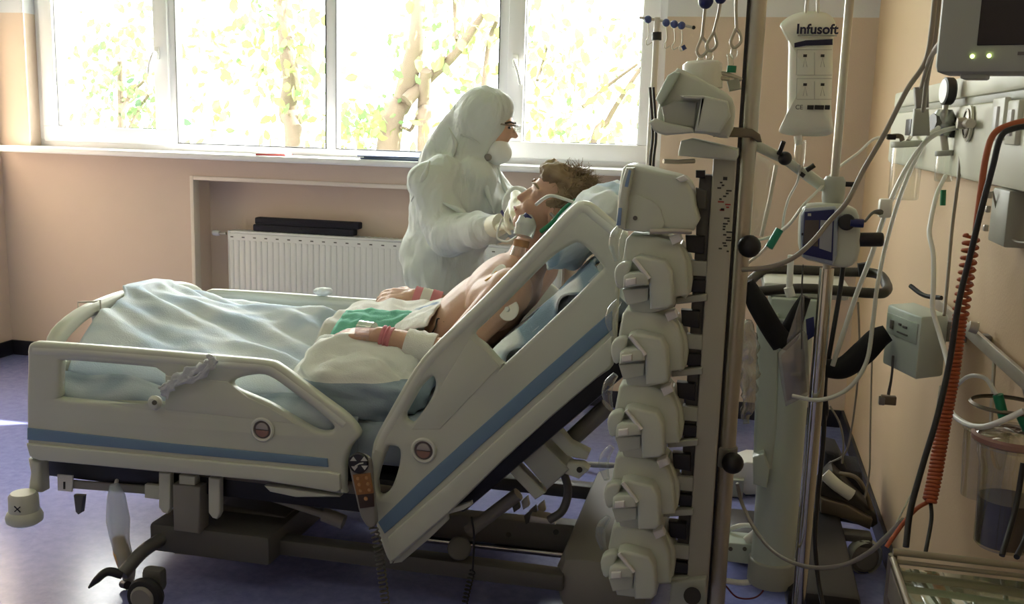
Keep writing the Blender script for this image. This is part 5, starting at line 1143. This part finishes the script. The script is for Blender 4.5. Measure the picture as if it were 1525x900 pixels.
prism4('case', [(q1.x, q1.y), (q2.x, q2.y), (q4.x, q4.y), (q3.x, q3.y)], zt_-h_, zt_, m_vent, wb, .008)
e1 = (Vector((q2.x, q2.y, 0))-Vector((q1.x, q1.y, 0))).normalized(); nf = Vector((-e1.y, e1.x, 0));
if nf.x > 0: nf = -nf
fcx = Vector((q1.x, q1.y, 0)).lerp(Vector((q2.x, q2.y, 0)), .5); fcx.z = zt_-.045
bm = bbox_bm((.15, .004, .05), .001); Rm = Matrix((e1, nf, Vector((0, 0, 1)))).transposed().to_4x4(); Rm.translation = fcx+nf*.001; bm.transform(Rm); fl = mk('front_label', bm, mat('label_green', (.40, .47, .42), .5), wb)
for u, z_, w_, h2 in ((.045, .0, .016, .022), (.005, .008, .012, .006), (-.02, .006, .02, .006), (-.01, -.012, .05, .004)):
    bm = bbox_bm((w_, .003, h2), .0005); Rm.translation = fcx+nf*.004+e1*u+Vector((0, 0, z_)); bm.transform(Rm); mk('label_print', bm, m_chassis, fl)
box2('wall_bracket', (q3.x-.02, q3.y+.01, zt_-.07), (XR-.001, q3.y+.04, zt_-.02), m_chmid, wb)
tube('hanger_strap', [PY(1356, 426, 2.75), PY(1376, 440, 2.7), PY(1402, 444, 2.65)], .006, m_black, wb)
wr_ = thing('equipment_rail', 'flat steel equipment rail fixed along the wall under the panel', 'rail', (XR, 2.2, .96)); box2('rail_bar', (XR-.03, 1.2, .945), (XR-.02, 2.85, .975), m_steel, wr_, .002)
for y in (2.35, 1.5): lathe('rail_bolt', [(0, .02), (.012, .018), (.014, .0)], (XR-.03, y, .985), m_steel, wr_, (-1, 0, .2), 16); box2('standoff', (XR-.022, y-.015, .95), (XR-.001, y+.015, .972), m_chmid, wr_)
pw = thing('hanging_plug', 'loose square connector dangling on a dark cord below the wall unit', 'plug', PY(1323, 595, 2.6)); tube('cord', [PY(1330, 530, 2.6), PY(1328, 560, 2.6), PY(1323, 588, 2.6)], [.003, .003, .004], m_chassis, pw); box('connector', (.036, .02, .022), PY(1323, 596, 2.6), m_dsteel, pw, .002); box('socket_end', (.014, .018, .02), PY(1313, 597, 2.595), m_chmid, pw, .002)
cj = thing('suction_canister', 'large clear suction canister with dark fluid hanging from the wall rail', 'canister', PY(1520, 800, 1.92))
m_can = clear_mat('canister_plastic', (.93, .93, .88), .10, .06); c = PY(1512, 655, 1.92); R_ = PY(1567, 655, 1.92).x-c.x; R_ = .066
lathe('canister_wall', [(.062, 0), (.062, -.03), (.055, -.05), (.050, -.20), (.045, -.205), (0, -.205)], c, m_can, cj, seg=32); lathe('canister_lid', [(.066, -.012), (.070, -.006), (.070, .006), (.064, .014), (.04, .022), (0, .024)], c, m_can, cj, seg=32)
lathe('lid_ring', [(.068, -.006), (.074, -.002), (.074, .006), (.068, .010)], c, mat('ring_reddish', (.30, .16, .13), .3), cj, seg=32); lathe('dark_fluid', [(0, -.112), (.0505, -.112), (.048, -.198), (0, -.200)], c, mat('fluid_dark', (.035, .028, .02), .3), cj, seg=32)
lathe('holder_ring', [(.062, .052), (.066, .056), (.062, .060)], c+Vector((-.012, .03, 0)), m_dsteel, cj, seg=32); tube('holder_arm', [c+Vector((.03, .05, .056)), Vector((XR-.025, c.y+.06, .96))], .006, m_steel, cj, smooth=False)
for (a, b, a2, b2) in ((1486, 588, 1495, 624), (1520, 618, 1530, 640)): tube('green_connector', [PY(a, b, 1.9), PY(a2, b2, 1.9)], .009, m_green, cj, smooth=False)
cj2 = thing('collection_jar', 'empty clear jar behind the large suction canister', 'jar', PY(1465, 740, 2.12)); lathe('jar_wall', [(.042, 0), (.042, -.04), (.036, -.14), (0, -.145)], PY(1470, 640, 2.12), m_can, cj2, seg=24); lathe('jar_rim', [(.040, -.004), (.046, 0), (.040, .004)], PY(1470, 640, 2.12), m_can, cj2, seg=24); tube('jar_hook', [PY(1475, 640, 2.15), Vector((XR-.025, 2.2, .96))], .004, m_steel, cj2, smooth=False)

# ================================================================ monitor
mo = thing('patient_monitor', 'grey patient monitor with two green lights mounted high by the wall', 'monitor', (.36, 1.40, 1.48))
m_mon = mat('monitor_grey', (.38, .40, .34), .45)
A = PY(1395, 55, 1.40); an = math.radians(20); eu = Vector((math.cos(an), -math.sin(an), 0)); en = Vector((-math.sin(an), -math.cos(an), 0)); ez = Vector((0, 0, 1))
zb = PY(1400, 110, 1.40).z
def mbox(name, u0, u1, z0, z1, n0, n1, m, parent, bevel):
    bm = bbox_bm((u1-u0, n1-n0, z1-z0), bevel); Rm = Matrix((eu, -en, ez)).transposed().to_4x4(); Rm.translation = Vector((A.x, A.y, 0))+eu*((u0+u1)/2)+en*((n0+n1)/2)+ez*((z0+z1)/2); bm.transform(Rm); return mk(name, bm, m, parent)
mbox('case', 0, .30, zb, zb+.26, -.07, 0, m_mon, mo, .010)
us = .048; sc_ = mbox('screen', us, .29, zb+.034, zb+.245, -.01, .0015, mat('screen_black', (.012, .010, .010), .12), mo, .001)
for (x, y) in ((1448, 84), (1473, 83)):
    r_ = ray(x, y); o_ = Vector((0, 0, EYE)); t_ = (Vector((A.x, A.y, 0))-o_).dot(en)/r_.dot(en); p = o_+r_*t_
    lathe('status_light', [(0, .002), (.002, .0015), (.0025, 0)], p, mat('led_green', (.6, .9, .3), .3, emit=(.75, 1, .25), emit_s=5), mo, en, 12)
p0 = Vector((A.x, A.y, 0))+eu*.085+en*.001+ez*(zb+.0245); mbox('brand_print', .095, .125, zb+.022, zb+.026, 0, .0008, m_chassis, mo, 0)
mbox('foot_tab', .03, .06, zb-.006, zb+.002, -.05, -.01, m_mon, mo, .003)
tube('mount_arm', [Vector((A.x, A.y, 0))+eu*.19-en*.07+ez*(zb+.1), Vector((XR-.02, 1.62, zb+.1)), Vector((XR-.001, 1.62, zb+.1))], .016, m_chmid, mo, smooth=False); box2('mount_plate', (XR-.012, 1.56, zb+.03), (XR-.001, 1.68, zb+.17), m_chmid, mo)
mbox('connector_block', .118, .16, zb-.055, zb, -.06, -.01, m_chassis, mo, .004)

# ================================================================ glass-topped trolley
gt = thing('glass_trolley', 'small metal trolley with a glass top and tan rim against the wall', 'trolley', (.42, 1.45, 0))
m_rim = mat('rim_tan', (.34, .30, .23), .35, metal=.4); ZT = .75
gl_, gr_, gb_, gf_ = PZ(1330, 822, ZT).x, XR-.015, PZ(1330, 822, ZT).y, 1.22
tube('rim_rail', [(gl_, gb_, ZT), (gr_, gb_, ZT)], .006, m_rim, gt, smooth=False); tube('rim_rail', [(gl_, gb_, ZT-.016), (gr_, gb_, ZT-.016)], .004, m_rim, gt, smooth=False); tube('rim_rail', [(gl_, gb_, ZT-.010), (gl_, gf_, ZT-.010)], .005, m_rim, gt, smooth=False); tube('rim_rail', [(gl_, gf_, ZT-.010), (gr_, gf_, ZT-.010)], .005, m_rim, gt, smooth=False); tube('rim_rail', [(gr_, gb_, ZT-.010), (gr_, gf_, ZT-.010)], .005, m_rim, gt, smooth=False)
box2('glass_top', (gl_+.006, gf_+.005, ZT-.03), (gr_-.005, gb_-.006, ZT-.022), clear_mat('trolley_glass', (.80, .90, .78), .30, .03), gt, .001); box2('reflection_sheet', (gl_+.01, gf_+.01, ZT-.06), (gr_-.01, gb_-.01, ZT-.05), mat('reflection_pale', (.60, .64, .50), .5), gt, .003)  # pale sheet under the glass stands in for the wall's bright reflection
for x in (gl_, gr_):
    for y in (gf_, gb_): tube('leg', [(x, y, .03), (x, y, ZT-.005)], .007, m_dsteel, gt, smooth=False); ball('foot', (x, y, .016), .016, m_rubber, gt)
box2('side_panel', (gl_-.004, gf_+.012, ZT-.07), (gl_+.004, gb_-.012, ZT-.02), m_dsteel, gt, .001)

# ================================================================ cables and lines
def line(name, pts, r, m, label, cat='cable', n=8):
    return tag(tube(name, [PY(*p) for p in pts], r, m, n=n), label, cat)
m_or = mat('cord_orange', (.42, .10, .035), .45); m_grey_c = mat('cord_grey', (.30, .27, .22), .45)
oc = thing('spiral_cable', 'orange coiled cord hanging from the wall panel down to the trolley', 'cord', PY(1385, 750, 1.85))
tube('lead', [PY(1540, 178, 2.02), PY(1505, 186, 2.0), PY(1480, 200, 1.99), PY(1468, 235, 1.98), PY(1460, 290, 1.97), PY(1453, 345, 1.96)], .006, m_or, oc)
coil('loose_coil', [PY(1447, 350, 1.95), PY(1442, 390, 1.95), PY(1436, 430, 1.95), PY(1430, 470, 1.95)], .012, .0036, 11, m_or, oc)
coil('tight_coil', [PY(1430, 470, 1.95), PY(1418, 560, 1.92), PY(1404, 640, 1.90), PY(1392, 710, 1.87), PY(1384, 748, 1.85)], .010, .0038, 48, m_or, oc, per=10)
tube('tail', [PY(1382, 748, 1.85), PY(1365, 758, 1.84), PY(1345, 780, 1.83), PY(1320, 815, 1.82)], .004, m_or, oc); tube('tail', [PY(1386, 748, 1.85), PY(1387, 775, 1.82), PY(1378, 825, 1.75)], .0035, m_black, oc)
line('black_cable', [(1545, 186, 1.96), (1508, 192, 1.95), (1490, 205, 1.94), (1478, 250, 1.93), (1462, 310, 1.92), (1445, 380, 1.91), (1428, 450, 1.90), (1414, 540, 1.89), (1396, 620, 1.87), (1375, 690, 1.85), (1356, 760, 1.82), (1349, 815, 1.78)], .0055, m_black, 'thick black cable hanging in front of the orange coiled cord')
for k, (a, b) in enumerate((((1524, 690), (1492, 828)), ((1530, 780), (1514, 830)))): line('black_lead', [(a[0], a[1], 1.82), ((a[0]+b[0])/2+4, (a[1]+b[1])/2, 1.8), (b[0], b[1], 1.74)], .005, m_black, ('thin black lead crossing in front of the suction canister', 'black lead beside the canister dropping behind the glass trolley')[k])
line('grey_cable', [(1395, -40, 2.3), (1388, 40, 2.3), (1378, 92, 2.3), (1350, 135, 2.3), (1318, 198, 2.3), (1285, 255, 2.3), (1262, 300, 2.28), (1235, 330, 2.28), (1210, 360, 2.26), (1180, 385, 2.26), (1145, 398, 2.26), (1105, 402, 2.28)], .0055, m_grey_c, 'long grey cable sagging from the monitor to the pump tower')
line('grey_cable', [(1402, -40, 2.35), (1392, 60, 2.35), (1382, 110, 2.4), (1375, 165, 2.55)], .0055, m_grey_c, 'grey cable running straight into the inline cable box')
line('grey_cable', [(1412, 56, 1.48), (1398, 68, 1.6), (1384, 90, 2.2), (1372, 130, 2.5)], .005, m_grey_c, 'short grey cable leaving the side of the monitor')
line('suction_tube', [(1425, 190, 2.68), (1400, 197, 2.62), (1375, 215, 2.6), (1345, 260, 2.58), (1318, 320, 2.56), (1296, 385, 2.55), (1275, 440, 2.54), (1248, 520, 2.52), (1240, 545, 2.52)], .006, m_tube, 'thick milky tube slanting down behind the feeding pump', 'tube')
line('suction_tube', [(1398, 190, 2.66), (1382, 205, 2.62), (1358, 250, 2.6), (1338, 300, 2.58), (1318, 370, 2.56), (1306, 430, 2.52), (1300, 480, 2.50), (1290, 540, 2.48), (1262, 580, 2.46), (1220, 596, 2.46), (1180, 590, 2.48)], .0055, m_tube, 'clear tube curving under the black pressure cuff', 'tube')
line('drip_line', [(1318, 204, 2.6), (1300, 208, 2.58), (1278, 228, 2.56), (1246, 252, 2.54), (1222, 280, 2.48), (1197, 305, 2.46), (1180, 328, 2.44), (1165, 342, 2.43), (1150, 352, 2.42), (1128, 358, 2.40), (1112, 362, 2.38)], .0035, m_tubew, 'thin white line running from the elbow connector to the tower', 'tube')
t = thing('drip_line', 'white drip line with a green teal clamp beside the tower', 'tube', PY(1155, 355, 2.4)); tube('line', [PY(1192, 312, 2.44), PY(1175, 335, 2.42), PY(1155, 352, 2.40), PY(1135, 375, 2.39), PY(1110, 395, 2.38)], .0035, m_tubew, t); tube('teal_clamp', [PY(1161, 342, 2.40), PY(1145, 369, 2.39)], .0095, mat('clamp_teal', (.01, .26, .17), .4), t, smooth=False)
line('drip_line', [(1196, 395, 2.44), (1194, 440, 2.5), (1194, 520, 2.5)], .002, m_chassis, 'hair thin dark line hanging under the feeding pump', 'tube')
line('suction_tube', [(1408, 262, 2.66), (1395, 290, 2.6), (1386, 330, 2.55), (1384, 350, 2.52), (1390, 380, 2.48), (1390, 430, 2.44), (1389, 460, 2.42), (1400, 500, 2.38), (1412, 545, 2.30), (1412, 580, 2.22), (1416, 612, 2.10), (1436, 630, 2.0), (1462, 636, 1.92), (1490, 628, 1.88), (1525, 612, 1.86)], .0055, m_tubew, 'white suction tube running down the wall to the canister', 'tube')
line('suction_tube', [(1416, 590, 2.05), (1425, 575, 2.02), (1440, 562, 1.98), (1455, 560, 1.94), (1470, 566, 1.92), (1484, 588, 1.9)], .004, m_tube, 'clear tube arching over to the green connector', 'tube')
line('grey_lead', [(1431, 205, 2.7), (1428, 260, 2.6), (1418, 340, 2.6), (1411, 420, 2.55), (1406, 470, 2.5)], .004, m_grey_c, 'thin grey lead hanging straight down from the gas outlet')
line('grey_lead', [(1452, 215, 2.55), (1455, 240, 2.55), (1462, 250, 2.5)], .002, m_grey_c, 'tiny grey lead stub below the socket plates')
line('grey_lead', [(1478, 285, 2.2), (1484, 310, 2.2), (1490, 335, 2.2), (1510, 358, 2.1), (1530, 362, 2.0)], .0022, m_grey_c, 'thin grey lead sagging below the junction box')
line('black_cable', [(1256, 395, 2.66), (1250, 440, 2.66), (1240, 500, 2.64), (1230, 560, 2.64), (1228, 600, 2.66), (1226, 660, 2.66), (1218, 740, 2.64), (1214, 800, 2.62), (1218, 860, 2.6), (1226, 905, 2.55)], .006, m_black, 'black cable running down beside the chrome drip stand')
line('black_cable', [(1226, 575, 2.66), (1232, 610, 2.66), (1226, 640, 2.68), (1222, 700, 2.68)], .004, m_black, 'short black cable twisted around the longer one by the stand')
line('thin_cable', [(1278, 450, 3.0), (1280, 520, 3.0), (1276, 580, 3.05), (1268, 640, 3.1), (1258, 676, 3.2), (1235, 690, 3.3)], .003, m_grey_c, 'thin brown cable hanging from the dark handle rail')
line('thin_cable', [(1236, 605, 3.1), (1250, 630, 3.1), (1256, 660, 3.15), (1254, 690, 3.2)], .003, m_grey_c, 'thin brown cable bowed behind the chrome stand')
line('thin_cable', [(1300, 480, 3.2), (1298, 560, 3.2), (1296, 640, 3.15), (1295, 700, 3.1), (1288, 742, 3.1)], .0028, m_grey_c, 'faint cable hanging straight along the wall to the bag')
line('floor_cable', [(1098, 720, 2.7), (1105, 750, 2.7), (1125, 790, 2.6), (1150, 820, 2.5), (1180, 838, 2.4), (1215, 846, 2.3), (1255, 842, 2.2), (1290, 826, 2.05), (1315, 805, 1.95), (1345, 775, 1.86)], .005, m_grey_c, 'grey brown cable looping low between the tower and the trolley')
line('wall_lead', [(1400, 575, 2.5), (1390, 640, 2.45), (1375, 700, 2.4), (1345, 760, 2.3), (1330, 790, 2.2)], .002, m_tube, 'faint clear lead trailing down the wall below the unit')
